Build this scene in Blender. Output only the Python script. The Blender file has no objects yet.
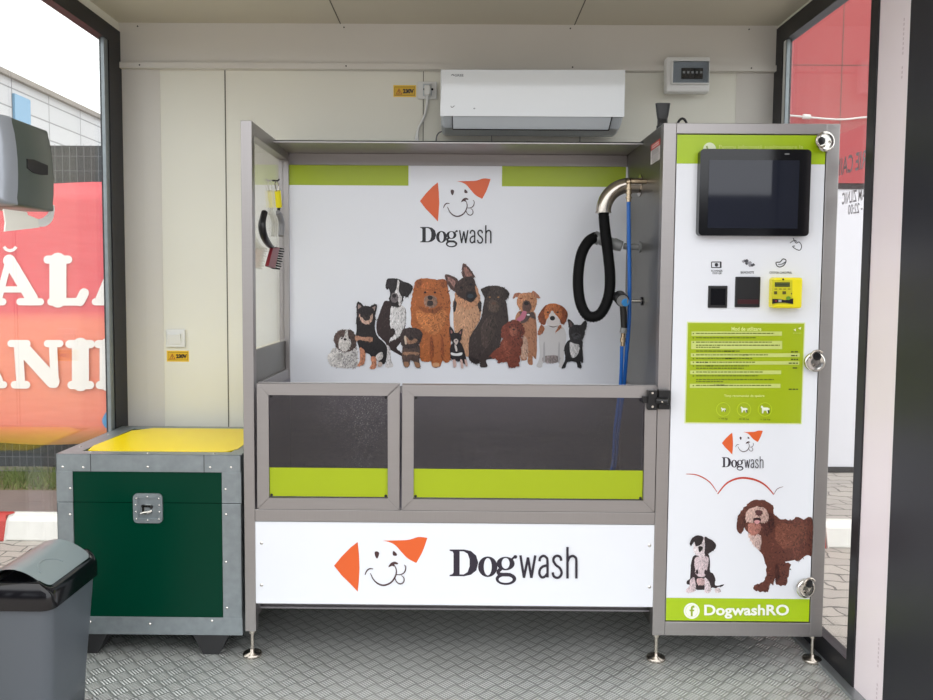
import bpy, math, random
from mathutils import Vector, Matrix
from mathutils.geometry import tessellate_polygon
random.seed(7)
scene = bpy.context.scene
COL = scene.collection
PI = math.pi

# ------------------------------------------------------------------ camera
F, PPX, PPY = 780.0, 455.0, 333.0
ZC = 1.325
RM = Matrix.Rotation(.006, 3, 'Z') @ Matrix.Rotation(PI/2-.0602, 3, 'X') @ Matrix.Rotation(.0070, 3, 'Z')
CAMLOC = Vector((0, 0, ZC))
cd = bpy.data.cameras.new('camera')
cam = bpy.data.objects.new('camera', cd)
COL.objects.link(cam)
cam.matrix_world = Matrix.Translation(CAMLOC) @ RM.to_4x4()
cd.sensor_width = 36
cd.sensor_fit = 'HORIZONTAL'
cd.lens = F/933*36
cd.shift_x = (466.5-PPX)/933
cd.shift_y = -(350-PPY)/933
cd.clip_start = .05
scene.camera = cam

def ray(x, y):
    return RM @ Vector(((x-PPX)/F, -(y-PPY)/F, -1))
def P(x, y, Y):
    d = ray(x, y)
    return CAMLOC + d*(Y/d.y)
def PX(x, y, X):
    d = ray(x, y)
    return CAMLOC + d*(X/d.x)

# ------------------------------------------------------------------ materials
def lin(c, g=1.0):
    o = []
    for v in c[:3]:
        v = v/255
        o.append(min(.95, g*(v/12.92 if v <= .04045 else ((v+.055)/1.055)**2.4)))
    return (*o, 1)

def new_mat(name):
    m = bpy.data.materials.new(name)
    m.use_nodes = True
    nt = m.node_tree
    b = nt.nodes['Principled BSDF']
    return m, nt, b

def N(nt, t, **kw):
    n = nt.nodes.new(t)
    for k, v in kw.items():
        if k.startswith('i_'):
            n.inputs[k[2:]].default_value = v
        else:
            setattr(n, k, v)
    return n

def plain(name, col, rough=.5, metal=0, spec=.5, g=1.0, var=.06, vscale=6, bump=0, bscale=80, coat=0):
    m, nt, b = new_mat(name)
    c = lin(col, g)
    b.inputs['Roughness'].default_value = rough
    b.inputs['Metallic'].default_value = metal
    b.inputs['Specular IOR Level'].default_value = spec
    if coat:
        b.inputs['Coat Weight'].default_value = coat
        b.inputs['Coat Roughness'].default_value = .05
    tc = N(nt, 'ShaderNodeTexCoord')
    no = N(nt, 'ShaderNodeTexNoise', i_Scale=vscale, i_Detail=5.0)
    nt.links.new(tc.outputs['Object'], no.inputs['Vector'])
    mx = N(nt, 'ShaderNodeMix', data_type='RGBA')
    mx.inputs['A'].default_value = tuple(v*(1-var) for v in c[:3])+(1,)
    mx.inputs['B'].default_value = tuple(min(1, v*(1+var)) for v in c[:3])+(1,)
    nt.links.new(no.outputs['Fac'], mx.inputs['Factor'])
    nt.links.new(mx.outputs['Result'], b.inputs['Base Color'])
    if bump:
        n2 = N(nt, 'ShaderNodeTexNoise', i_Scale=bscale, i_Detail=3.0)
        nt.links.new(tc.outputs['Object'], n2.inputs['Vector'])
        bp = N(nt, 'ShaderNodeBump', i_Strength=bump, i_Distance=.002)
        nt.links.new(n2.outputs['Fac'], bp.inputs['Height'])
        nt.links.new(bp.outputs['Normal'], b.inputs['Normal'])
    return m

def brushed(name, col, rough=.38, sc=(3, 3, 160), g=1.0, metal=1.0):
    m, nt, b = new_mat(name)
    c = lin(col, g)
    b.inputs['Metallic'].default_value = metal
    tc = N(nt, 'ShaderNodeTexCoord')
    mp = N(nt, 'ShaderNodeMapping')
    mp.inputs['Scale'].default_value = sc
    nt.links.new(tc.outputs['Object'], mp.inputs['Vector'])
    no = N(nt, 'ShaderNodeTexNoise', i_Scale=4.0, i_Detail=6.0, i_Roughness=.65)
    nt.links.new(mp.outputs['Vector'], no.inputs['Vector'])
    mx = N(nt, 'ShaderNodeMix', data_type='RGBA')
    mx.inputs['A'].default_value = tuple(v*.9 for v in c[:3])+(1,)
    mx.inputs['B'].default_value = tuple(min(1, v*1.08) for v in c[:3])+(1,)
    nt.links.new(no.outputs['Fac'], mx.inputs['Factor'])
    nt.links.new(mx.outputs['Result'], b.inputs['Base Color'])
    mr = N(nt, 'ShaderNodeMapRange')
    mr.inputs['To Min'].default_value = rough-.07
    mr.inputs['To Max'].default_value = rough+.09
    nt.links.new(no.outputs['Fac'], mr.inputs['Value'])
    nt.links.new(mr.outputs['Result'], b.inputs['Roughness'])
    return m

def glass(name, tint=(1, 1, 1), refl=1.0, drops=0.0):
    m, nt, b = new_mat(name)
    nt.nodes.remove(b)
    out = nt.nodes['Material Output']
    tr = N(nt, 'ShaderNodeBsdfTransparent')
    tr.inputs['Color'].default_value = (*tint, 1)
    gl = N(nt, 'ShaderNodeBsdfGlossy', i_Roughness=.01)
    gl.inputs['Color'].default_value = (refl, refl, refl, 1)
    fr = N(nt, 'ShaderNodeFresnel', i_IOR=1.5)
    mix = N(nt, 'ShaderNodeMixShader')
    ge = N(nt, 'ShaderNodeNewGeometry')
    ir = N(nt, 'ShaderNodeMapRange')
    ir.inputs['To Min'].default_value = 1.5
    ir.inputs['To Max'].default_value = 1/1.5
    nt.links.new(ge.outputs['Backfacing'], ir.inputs['Value'])
    nt.links.new(ir.outputs['Result'], fr.inputs['IOR'])
    nt.links.new(fr.outputs['Fac'], mix.inputs['Fac'])
    nt.links.new(tr.outputs['BSDF'], mix.inputs[1])
    nt.links.new(gl.outputs['BSDF'], mix.inputs[2])
    last = mix
    if drops:
        tc = N(nt, 'ShaderNodeTexCoord')
        vo = N(nt, 'ShaderNodeTexVoronoi', i_Scale=150.0)
        nt.links.new(tc.outputs['Object'], vo.inputs['Vector'])
        no = N(nt, 'ShaderNodeTexNoise', i_Scale=3.0)
        nt.links.new(tc.outputs['Object'], no.inputs['Vector'])
        m1 = N(nt, 'ShaderNodeMath', operation='LESS_THAN')
        nt.links.new(vo.outputs['Distance'], m1.inputs[0])
        m0 = N(nt, 'ShaderNodeMapRange')
        m0.inputs['From Min'].default_value = .40
        m0.inputs['From Max'].default_value = .8
        m0.inputs['To Max'].default_value = .28
        nt.links.new(no.outputs['Fac'], m0.inputs['Value'])
        nt.links.new(m0.outputs['Result'], m1.inputs[1])
        m2 = N(nt, 'ShaderNodeMath', operation='MULTIPLY')
        m2.inputs[1].default_value = drops
        nt.links.new(m1.outputs['Value'], m2.inputs[0])
        df = N(nt, 'ShaderNodeBsdfDiffuse')
        df.inputs['Color'].default_value = (.8, .8, .8, 1)
        mx = N(nt, 'ShaderNodeMixShader')
        nt.links.new(m2.outputs['Value'], mx.inputs['Fac'])
        nt.links.new(mix.outputs['Shader'], mx.inputs[1])
        nt.links.new(df.outputs['BSDF'], mx.inputs[2])
        last = mx
    nt.links.new(last.outputs['Shader'], out.inputs['Surface'])
    return m

M = {}
M['wall'] = plain('painted_panel', (228, 227, 215), .45, var=.025, vscale=1.5)
M['trimwhite'] = plain('painted_trim', (212, 209, 202), .45, var=.02)
M['ceil'] = plain('ceiling_panel', (196, 191, 174), .5, var=.03, vscale=1.5)
M['joint'] = plain('joint_line', (95, 92, 82), .7)
M['steel'] = brushed('brushed_steel', (172, 168, 167), .42)
M['steelh'] = brushed('brushed_steel_horizontal', (172, 168, 167), .42, sc=(160, 3, 3))
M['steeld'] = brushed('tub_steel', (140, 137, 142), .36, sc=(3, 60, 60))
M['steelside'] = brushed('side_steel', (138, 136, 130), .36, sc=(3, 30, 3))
M['chrome'] = plain('polished_chrome', (215, 212, 206), .14, metal=1, var=.03)
M['satin'] = plain('satin_pipe', (190, 182, 172), .22, metal=1, var=.03)
M['alu'] = plain('aluminium_extrusion', (160, 165, 168), .38, metal=.75, var=.05, vscale=12, bump=.1, bscale=200)
M['galv'] = plain('galvanised_sheet', (146, 154, 158), .4, metal=.6, var=.22, vscale=34)
M['galvd'] = plain('black_foot_plate', (34, 34, 36), .5)
M['black'] = plain('black_plastic', (22, 22, 24), .35, var=.1)
M['blackframe'] = plain('black_powder_coat', (26, 26, 30), .42, var=.05)
M['charcoal'] = plain('charcoal_door_frame', (36, 36, 43), .45, var=.05)
M['rubber'] = plain('black_ribbed_hose', (6, 6, 7), .7, spec=.2, var=.2, vscale=60)
M['whitepl'] = plain('white_plastic', (225, 226, 224), .35, var=.02)
M['acwhite'] = plain('glossy_white_plastic', (226, 231, 234), .08, var=.01, coat=.8)
M['acgrey'] = plain('pale_grey_plastic', (190, 197, 202), .35, var=.02)
M['panel'] = plain('white_laminate', (231, 234, 240), .22, var=.01)
M['greenp'] = plain('dark_green_board', (0, 54, 38), .25, var=.05, spec=.12)
M['yellowp'] = plain('yellow_board', (252, 220, 0), .3, var=.03, spec=.3)
M['yellowt'] = plain('yellow_plastic', (240, 226, 20), .35, var=.03)
M['limefilm'] = plain('lime_film', (158, 176, 8), .3, var=.03)
M['binbody'] = plain('grey_bin_plastic', (84, 90, 97), .34, var=.04)
M['binflap'] = plain('silver_bin_plastic', (128, 140, 142), .3, var=.04)
M['dispgrey'] = plain('graphite_plastic', (70, 78, 72), .3, var=.03)
M['dispsilver'] = plain('silver_plastic', (150, 155, 162), .3, var=.03, metal=.3)
M['dark'] = plain('dark_recess', (28, 27, 28), .6)
M['paper'] = plain('tissue_paper', (228, 226, 216), .9, var=.03)
M['blue'] = plain('blue_hose', (28, 96, 176), .28, var=.08)
M['bluecap'] = plain('light_blue_cap', (60, 140, 205), .35)
M['nozgrey'] = plain('grey_nozzle', (118, 120, 120), .4)
M['brass'] = plain('nickel_brass', (190, 172, 146), .25, metal=1)
M['screen'] = plain('dark_screen', (34, 37, 48), .04, var=.05)
M['bezel'] = plain('black_bezel', (10, 10, 14), .12)
M['glass'] = glass('window_glass', (.97, .98, .97))
M['clear'] = glass('clear_acrylic', (.97, .97, .96), drops=.3)
M['smoke'] = glass('door_acrylic', (.70, .69, .73), drops=.35)
M['brushred'] = plain('dark_red_plastic', (120, 30, 40), .4)
M['toolgrey'] = plain('grey_grip', (128, 128, 130), .45)
M['lens'] = glass('tinted_cover', (.8, .82, .84))

# floor tread plate
def tread():
    m, nt, b = new_mat('tread_plate')
    L = nt.links.new
    tc = N(nt, 'ShaderNodeTexCoord')
    mp = N(nt, 'ShaderNodeMapping')
    mp.inputs['Rotation'].default_value = (0, 0, PI/4)
    mp.inputs['Scale'].default_value = (1/.047, 1/.047, 1)
    L(tc.outputs['Object'], mp.inputs['Vector'])
    sp = N(nt, 'ShaderNodeSeparateXYZ')
    L(mp.outputs['Vector'], sp.inputs['Vector'])
    def mth(op, a, bb=None):
        n = N(nt, 'ShaderNodeMath', operation=op)
        for i, v in enumerate((a, bb)):
            if v is None: continue
            if isinstance(v, (int, float)): n.inputs[i].default_value = v
            else: L(v, n.inputs[i])
        return n.outputs[0]
    x, y = sp.outputs['X'], sp.outputs['Y']
    par = mth('FLOORED_MODULO', mth('ADD', mth('FLOOR', x), mth('FLOOR', y)), 2)
    fx, fy = mth('FRACT', x), mth('FRACT', y)
    inv = mth('SUBTRACT', 1, par)
    u = mth('ADD', mth('MULTIPLY', fx, par), mth('MULTIPLY', fy, inv))
    v = mth('ADD', mth('MULTIPLY', fy, par), mth('MULTIPLY', fx, inv))
    # stripes
    st = mth('ABSOLUTE', mth('SINE', mth('MULTIPLY', u, PI*5)))
    st = mth('POWER', st, 1.6)
    # along-bar profile
    al = mth('SUBTRACT', 1, mth('POWER', mth('ABSOLUTE', mth('MULTIPLY', mth('SUBTRACT', v, .5), 2.15)), 4))
    al = mth('MAXIMUM', al, 0)
    h = mth('MULTIPLY', st, al)
    bp = N(nt, 'ShaderNodeBump', i_Strength=.9, i_Distance=.0035)
    L(h, bp.inputs['Height'])
    L(bp.outputs['Normal'], b.inputs['Normal'])
    no = N(nt, 'ShaderNodeTexNoise', i_Scale=5.0, i_Detail=6.0)
    L(tc.outputs['Object'], no.inputs['Vector'])
    cr = N(nt, 'ShaderNodeMapRange')
    cr.inputs['From Min'].default_value = .3
    cr.inputs['From Max'].default_value = .75
    L(no.outputs['Fac'], cr.inputs['Value'])
    dirt = N(nt, 'ShaderNodeMix', data_type='RGBA')
    dirt.inputs['A'].default_value = lin((160, 163, 160))
    dirt.inputs['B'].default_value = lin((188, 190, 187))
    L(cr.outputs['Result'], dirt.inputs['Factor'])
    mx = N(nt, 'ShaderNodeMix', data_type='RGBA')
    L(h, mx.inputs['Factor'])
    L(dirt.outputs['Result'], mx.inputs['A'])
    mx.inputs['B'].default_value = lin((232, 234, 232))
    L(mx.outputs['Result'], b.inputs['Base Color'])
    b.inputs['Metallic'].default_value = .7
    b.inputs['Roughness'].default_value = .45
    return m
M['tread'] = tread()

def pavers():
    m, nt, b = new_mat('interlocking_pavers')
    L = nt.links.new
    tc = N(nt, 'ShaderNodeTexCoord')
    wv = N(nt, 'ShaderNodeTexNoise', i_Scale=5.0)
    L(tc.outputs['Object'], wv.inputs['Vector'])
    sepn = N(nt, 'ShaderNodeVectorMath', operation='SCALE')
    sepn.inputs['Scale'].default_value = .16
    L(wv.outputs['Color'], sepn.inputs[0])
    add = N(nt, 'ShaderNodeVectorMath', operation='ADD')
    L(tc.outputs['Object'], add.inputs[0]); L(sepn.outputs['Vector'], add.inputs[1])
    br = N(nt, 'ShaderNodeTexBrick', i_Scale=4.2)
    br.inputs['Color1'].default_value = lin((176, 168, 160))
    br.inputs['Color2'].default_value = lin((160, 153, 147))
    br.inputs['Mortar'].default_value = lin((92, 88, 84))
    br.inputs['Mortar Size'].default_value = .022
    br.inputs['Brick Width'].default_value = .85
    br.inputs['Row Height'].default_value = .45
    L(add.outputs['Vector'], br.inputs['Vector'])
    L(br.outputs['Color'], b.inputs['Base Color'])
    b.inputs['Roughness'].default_value = .7
    return m
M['pavers'] = pavers()
M['concrete'] = plain('concrete', (150, 144, 138), .85, var=.15, vscale=9, bump=.3)
M['brickwalk'] = plain('dark_walkway', (120, 108, 104), .85, var=.2, vscale=8)
M['curbwhite'] = plain('chipped_white_paint', (232, 230, 226), .7, var=.08, vscale=18, bump=.3)
M['curbred'] = plain('faded_red_paint', (190, 70, 66), .7, var=.15, vscale=18, bump=.3)
M['wire'] = plain('fence_wire', (120, 120, 122), .5, metal=.6)
M['bgred'] = plain('red_cladding', (174, 64, 68), .4, var=.03)
M['bgwhite'] = plain('white_cladding', (228, 228, 236), .4, var=.02)

def grass_mat():
    m = plain('grass_blades', (112, 124, 66), .8, var=.45, vscale=9)
    return m
M['grass'] = grass_mat()

def banner_mat():
    m, nt, b = new_mat('printed_banner')
    L = nt.links.new
    tc = N(nt, 'ShaderNodeTexCoord')
    sp = N(nt, 'ShaderNodeSeparateXYZ')
    L(tc.outputs['Object'], sp.inputs['Vector'])
    no = N(nt, 'ShaderNodeTexNoise', i_Scale=1.6, i_Detail=3.0)
    mp = N(nt, 'ShaderNodeMapping')
    mp.inputs['Rotation'].default_value = (0, .7, 0)
    mp.inputs['Scale'].default_value = (.5, 1, 3)
    L(tc.outputs['Object'], mp.inputs['Vector']); L(mp.outputs['Vector'], no.inputs['Vector'])
    mr = N(nt, 'ShaderNodeMath', operation='MULTIPLY_ADD')
    mr.inputs[1].default_value = .12
    L(no.outputs['Fac'], mr.inputs[0]); L(sp.outputs['Z'], mr.inputs[2])
    cr = N(nt, 'ShaderNodeValToRGB')
    e = cr.color_ramp.elements
    mm = N(nt, 'ShaderNodeMapRange')
    mm.inputs['From Min'].default_value = 0
    mm.inputs['From Max'].default_value = 1.85
    L(mr.outputs[0], mm.inputs['Value']); L(mm.outputs['Result'], cr.inputs['Fac'])
    e[0].position = 0.02; e[0].color = lin((246, 186, 100))
    e[1].position = .10; e[1].color = lin((238, 128, 104))
    for p, c in ((.35, (240, 138, 112)), (.50, (238, 130, 108)), (.535, (228, 88, 98)), (1, (222, 86, 94))):
        n = e.new(p); n.color = lin(c)
    L(cr.outputs['Color'], b.inputs['Base Color'])
    b.inputs['Roughness'].default_value = .45
    bp = N(nt, 'ShaderNodeBump', i_Strength=.5, i_Distance=.03)
    L(no.outputs['Fac'], bp.inputs['Height']); L(bp.outputs['Normal'], b.inputs['Normal'])
    return m
M['banner'] = banner_mat()

def tiles_mat():
    m, nt, b = new_mat('pale_facade_tiles')
    L = nt.links.new
    tc = N(nt, 'ShaderNodeTexCoord')
    mp = N(nt, 'ShaderNodeMapping')
    mp.inputs['Rotation'].default_value = (0, PI/2, 0)
    L(tc.outputs['Object'], mp.inputs['Vector'])
    cx = N(nt, 'ShaderNodeSeparateXYZ'); L(tc.outputs['Object'], cx.inputs['Vector'])
    cb = N(nt, 'ShaderNodeCombineXYZ')
    L(cx.outputs['Y'], cb.inputs['X']); L(cx.outputs['Z'], cb.inputs['Y'])
    br = N(nt, 'ShaderNodeTexBrick', i_Scale=1.0, offset=0.0)
    br.inputs['Color1'].default_value = lin((205, 207, 210))
    br.inputs['Color2'].default_value = lin((198, 200, 203))
    br.inputs['Mortar'].default_value = lin((135, 137, 140))
    br.inputs['Mortar Size'].default_value = .012
    br.inputs['Brick Width'].default_value = 1.1
    br.inputs['Row Height'].default_value = .3
    L(cb.outputs['Vector'], br.inputs['Vector'])
    L(br.outputs['Color'], b.inputs['Base Color'])
    b.inputs['Roughness'].default_value = .6
    return m
M['tiles'] = tiles_mat()

INK = {}
def ink(col, fur=0, g=1.0):
    k = (tuple(col), fur, g)
    if k not in INK:
        INK[k] = plain('fur_print' if fur else 'printed_ink', col, .3, var=fur if fur else .02, vscale=150 if fur else 5, g=g)
    return INK[k]

# ------------------------------------------------------------------ mesh builder
class MB:
    def __init__(s):
        s.v, s.f, s.fm, s.sm, s.mats = [], [], [], [], []
    def mi(s, m):
        if m not in s.mats: s.mats.append(m)
        return s.mats.index(m)
    def add(s, vs, fs, m, smooth=False):
        o = len(s.v); s.v += [Vector(p) for p in vs]
        i = s.mi(m)
        for f in fs:
            s.f.append([o+k for k in f]); s.fm.append(i); s.sm.append(smooth)
    def box(s, x0, x1, y0, y1, z0, z1, m):
        vs = [(x, y, z) for x in (x0, x1) for y in (y0, y1) for z in (z0, z1)]
        s.add(vs, [(0,1,3,2),(4,6,7,5),(0,4,5,1),(2,3,7,6),(0,2,6,4),(1,5,7,3)], m)
    def tube(s, pts, r, m, n=10, cap=True, smooth=True):
        pts = [Vector(p) for p in pts]
        rs = r if isinstance(r, (list, tuple)) else [r]*len(pts)
        rings = []; up = None
        for i, p in enumerate(pts):
            t = (pts[min(i+1, len(pts)-1)]-pts[max(i-1, 0)])
            if t.length < 1e-9: t = Vector((0, 0, 1))
            t.normalize()
            if up is None:
                up = Vector((0, 0, 1)) if abs(t.z) < .9 else Vector((0, 1, 0))
            a = t.cross(up)
            if a.length < 1e-6: a = t.orthogonal()
            a.normalize(); b = a.cross(t).normalized(); up = b
            rings.append([p+(a*math.cos(2*PI*k/n)+b*math.sin(2*PI*k/n))*rs[i] for k in range(n)])
        vs = [q for g in rings for q in g]; fs = []
        for i in range(len(rings)-1):
            for k in range(n):
                fs.append((i*n+k, i*n+(k+1) % n, (i+1)*n+(k+1) % n, (i+1)*n+k))
        s.add(vs, fs, m, smooth)
        if cap:
            s.add(rings[0], [tuple(range(n))[::-1]], m); s.add(rings[-1], [tuple(range(n))], m)
    def cyl(s, p0, p1, r, m, n=20, r2=None):
        s.tube([p0, p1], [r, r if r2 is None else r2], m, n)
    def prism(s, pts, d, m):
        """polygon of 3D points extruded by vector d"""
        pts = [Vector(p) for p in pts]; d = Vector(d); n = len(pts)
        tri = tessellate_polygon([pts])
        vs = pts+[p+d for p in pts]
        fs = [tuple(t) for t in tri]+[tuple(n+k for k in t[::-1]) for t in tri]
        fs += [(i, (i+1) % n, n+(i+1) % n, n+i) for i in range(n)]
        s.add(vs, fs, m)
    def flat(s, loops, m, smooth=False):
        loops = [[Vector(p) for p in l] for l in loops]
        tri = tessellate_polygon(loops)
        s.add([p for l in loops for p in l], [tuple(t) for t in tri], m)
    def sphere(s, c, r, m, n=14, sc=(1, 1, 1)):
        c = Vector(c); vs = []; fs = []
        k = n//2
        for i in range(k+1):
            a = PI*i/k
            for j in range(n):
                b = 2*PI*j/n
                vs.append(c+Vector((r*sc[0]*math.sin(a)*math.cos(b), r*sc[1]*math.sin(a)*math.sin(b), r*sc[2]*math.cos(a))))
        for i in range(k):
            for j in range(n):
                fs.append((i*n+j, i*n+(j+1) % n, (i+1)*n+(j+1) % n, (i+1)*n+j))
        s.add(vs, fs, m, True)
    def lathe(s, prof, m, mat, n=32):
        """prof: list of (r, h), m: Matrix 4x4 (axis local Z)"""
        vs = []; fs = []
        for r, h in prof:
            for j in range(n):
                a = 2*PI*j/n
                vs.append(m @ Vector((r*math.cos(a), r*math.sin(a), h)))
        for i in range(len(prof)-1):
            for j in range(n):
                fs.append((i*n+j, i*n+(j+1) % n, (i+1)*n+(j+1) % n, (i+1)*n+j))
        s.add(vs, fs, mat, True)
    def build(s, name, parent=None, bevel=0, seg=2, autos=False):
        me = bpy.data.meshes.new(name)
        off = Vector((0, 0, 0))
        root = parent
        while root is not None and root.parent is not None: root = root.parent
        if root is not None: off = root.location
        me.from_pydata([tuple(p-off) for p in s.v], [], s.f)
        for mt in s.mats: me.materials.append(mt)
        for i, p in enumerate(me.polygons):
            p.material_index = s.fm[i]; p.use_smooth = s.sm[i]
        me.validate(); me.update()
        o = bpy.data.objects.new(name, me); COL.objects.link(o)
        if parent is not None: o.parent = parent
        if bevel:
            md = o.modifiers.new('bevel', 'BEVEL'); md.width = bevel; md.segments = seg
            md.limit_method = 'ANGLE'; md.angle_limit = .6
            md.harden_normals = False
        return o

def box(name, parent, x0, x1, y0, y1, z0, z1, m, bevel=0):
    b = MB(); b.box(x0, x1, y0, y1, z0, z1, m)
    return b.build(name, parent, bevel)

def thing(name, label, cat, loc, group=None):
    o = bpy.data.objects.new(name, None); COL.objects.link(o)
    o.empty_display_size = .1
    o.location = loc; o['label'] = label; o['category'] = cat
    if group: o['group'] = group
    return o
def tag(o, label, cat, group=None):
    o['label'] = label; o['category'] = cat
    if group: o['group'] = group
    return o
def struct(o, label=None, cat=None):
    o['kind'] = 'structure'
    if label: o['label'] = label
    if cat: o['category'] = cat
    return o
def dup(root, loc, rot=None, label=None, group=None):
    r = root.copy(); COL.objects.link(r); r.location = loc
    if rot is not None: r.rotation_euler = rot
    if label: r['label'] = label
    if group: r['group'] = group
    for ch in list(root.children):
        c = ch.copy(); COL.objects.link(c); c.parent = r
        for g in list(ch.children):
            d = g.copy(); COL.objects.link(d); d.parent = c
    return r

def spline(pts, n=6, closed=False):
    k = len(pts); out = []
    rng = range(k if closed else k-1)
    for i in rng:
        if closed: p0, p1, p2, p3 = (pts[(i+j) % k] for j in (-1, 0, 1, 2))
        else:
            p1, p2 = pts[i], pts[i+1]
            p0 = pts[max(i-1, 0)]; p3 = pts[min(i+2, k-1)]
        for j in range(n):
            t = j/n
            out.append(tuple(.5*((2*b)+(-a+c)*t+(2*a-5*b+4*c-d)*t*t+(-a+3*b-3*c+d)*t**3) for a, b, c, d in zip(p0, p1, p2, p3)))
    if not closed: out.append(tuple(pts[-1]))
    return out

# 2D print: shapes in local picture units mapped onto a real plane in the scene
class Print:
    def __init__(s, plane, base=.0004, step=.00025, g=1.0):
        """plane: function (x, y, lift) -> world point"""
        s.plane = plane; s.k = base; s.step = step; s.mb = MB(); s.g = g
    def T(s, ox, oy, sx, sy=None):
        s.t = (ox, oy, sx, sy if sy is not None else sx); return s
    def w(s, p):
        ox, oy, sx, sy = s.t
        return s.plane(ox+p[0]*sx, oy+p[1]*sy, s.k)
    def poly(s, pts, col, smooth=0, holes=(), fur=0, jit=0):
        if smooth: pts = spline(pts, smooth, True)
        if jit:
            pts = [(x+random.uniform(-jit, jit), y+random.uniform(-jit, jit)) for x, y in pts]
        loops = [[s.w(p) for p in pts]]
        for h in holes:
            if smooth: h = spline(h, smooth, True)
            loops.append([s.w(p) for p in h])
        s.mb.flat(loops, ink(col, fur, s.g)); s.k += s.step
    def ell(s, cx, cy, rx, ry, col, hole=None, n=28):
        pts = [(cx+rx*math.cos(2*PI*i/n), cy+ry*math.sin(2*PI*i/n)) for i in range(n)]
        hs = []
        if hole:
            hx, hy, hrx, hry = hole
            hs = [[(hx+hrx*math.cos(2*PI*i/n), hy+hry*math.sin(2*PI*i/n)) for i in range(n)]]
        s.poly(pts, col, 0, hs)
    def rect(s, x0, y0, x1, y1, col):
        s.poly([(x0, y0), (x1, y0), (x1, y1), (x0, y1)], col)
    def stroke(s, pts, w, col, smooth=5, rnd=False):
        if smooth and len(pts) > 2: pts = spline(pts, smooth)
        n = len(pts)
        if rnd and n == 2:
            (ax, ay), (bx, by) = pts; a0 = math.atan2(by-ay, bx-ax); loop = []
            for k in range(9): t = a0-PI/2+PI*k/8; loop.append((bx+w/2*math.cos(t), by+w/2*math.sin(t)))
            for k in range(9): t = a0+PI/2+PI*k/8; loop.append((ax+w/2*math.cos(t), ay+w/2*math.sin(t)))
            s.poly(loop, col); return
        ws = w if isinstance(w, (list, tuple)) else None
        L, Rr = [], []
        for i, p in enumerate(pts):
            a = pts[max(i-1, 0)]; b = pts[min(i+1, n-1)]
            dx, dy = b[0]-a[0], b[1]-a[1]; l = math.hypot(dx, dy) or 1
            nx, ny = -dy/l, dx/l
            ww = (w if ws is None else ws[0]+(ws[1]-ws[0])*math.sin(PI*i/(n-1)))/2
            L.append((p[0]+nx*ww, p[1]+ny*ww)); Rr.append((p[0]-nx*ww, p[1]-ny*ww))
        vs = [s.w(p) for p in L]+[s.w(p) for p in Rr]
        s.mb.add(vs, [(i, i+1, n+i+1, n+i) for i in range(n-1)], ink(col, 0, s.g))
        s.k += s.step
    def text(s, txt, x0, y0, x1, y1, col, bold=0):
        """fit txt into the rectangle (x0,y0 top-left, x1,y1 bottom-right)"""
        vs, tr = text_geo(txt, bold)
        xs = [v[0] for v in vs]; ys = [v[1] for v in vs]
        ax, bx, ay, by = min(xs), max(xs), min(ys), max(ys)
        out = [s.w((x0+(v[0]-ax)/(bx-ax)*(x1-x0), y1+(v[1]-ay)/(by-ay)*(y0-y1))) for v in vs]
        s.mb.add(out, tr, ink(col, 0, s.g)); s.k += s.step
    def greek(s, x0, x1, y, h, col, seed=0):
        """a line of print too small to read"""
        r = random.Random(seed); x = x0
        while x < x1:
            l = r.uniform(.8, 2.6)*h*1.6
            s.rect(x, y, min(x+l, x1), y+h, col); s.k -= s.step
            x += l+h*.6
        s.k += s.step
    def build(s, name, parent):
        return s.mb.build(name, parent)

_tg = {}
def text_geo(txt, bold=0):
    if (txt, bold) in _tg: return _tg[(txt, bold)]
    c = bpy.data.curves.new('glyphs', 'FONT'); c.body = txt; c.size = 1; c.offset = bold
    c.fill_mode = 'FRONT'; c.resolution_u = 4
    o = bpy.data.objects.new('glyphs', c); COL.objects.link(o)
    bpy.context.view_layer.update()
    me = o.to_mesh()
    vs = [(v.co.x, v.co.y) for v in me.vertices]
    fs = [tuple(p.vertices) for p in me.polygons]
    o.to_mesh_clear()
    bpy.data.objects.remove(o); bpy.data.curves.remove(c)
    _tg[(txt, bold)] = (vs, fs)
    return vs, fs

def planeY(Y):
    def f(x, y, k): return P(x, y, Y) + Vector((0, -k, 0))
    return f

# ------------------------------------------------------------------ room
XL, XR, YB, ZT = -1.43, 1.31, 3.33, 2.41
YF = 2.02
fl = MB(); fl.box(XL+.03, 1.272, YF, YB, -.004, 0, M['tread'])
floor = fl.build('floor'); struct(floor, 'grey five bar tread plate floor', 'floor')
b = MB(); b.box(XL-.036, XR+.036, YF, YB+.1, -.15, -.004, M['concrete'])
struct(b.build('trim_7'), 'steel base slab of the cabin', 'trim')
struct(box('trim_1', None, 1.272, XR, YF, YB, -.004, .012, M['alu'], .002), 'aluminium strip along right edge of floor', 'trim')
struct(box('trim_2', None, XL, XL+.03, YF, YB, -.004, .012, M['alu'], .002), 'aluminium strip along left edge of floor', 'trim')

cb = MB()
cb.box(XL-.036, XR+.036, YF-.05, YB+.1, ZT, ZT+.08, M['ceil'])
for px in (-.505, .467):
    cb.box(px-.0022, px+.0022, YF-.05, YB, ZT-.0012, ZT, M['joint'])
struct(cb.build('ceiling'), 'cream sandwich panel ceiling with dark joints', 'ceiling')

wb = MB()
wb.box(XL-.036, XR+.036, YB, YB+.08, -.15, ZT, M['wall'])
for px, w in ((-.994, .0022), (-.16, .0015), (.50, .0015)):
    wb.box(px-w, px+w, YB-.0012, YB, 0, ZT, M['joint'])
struct(wb.build('wall_back'), 'cream sandwich panel wall behind the machine', 'wall')
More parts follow.
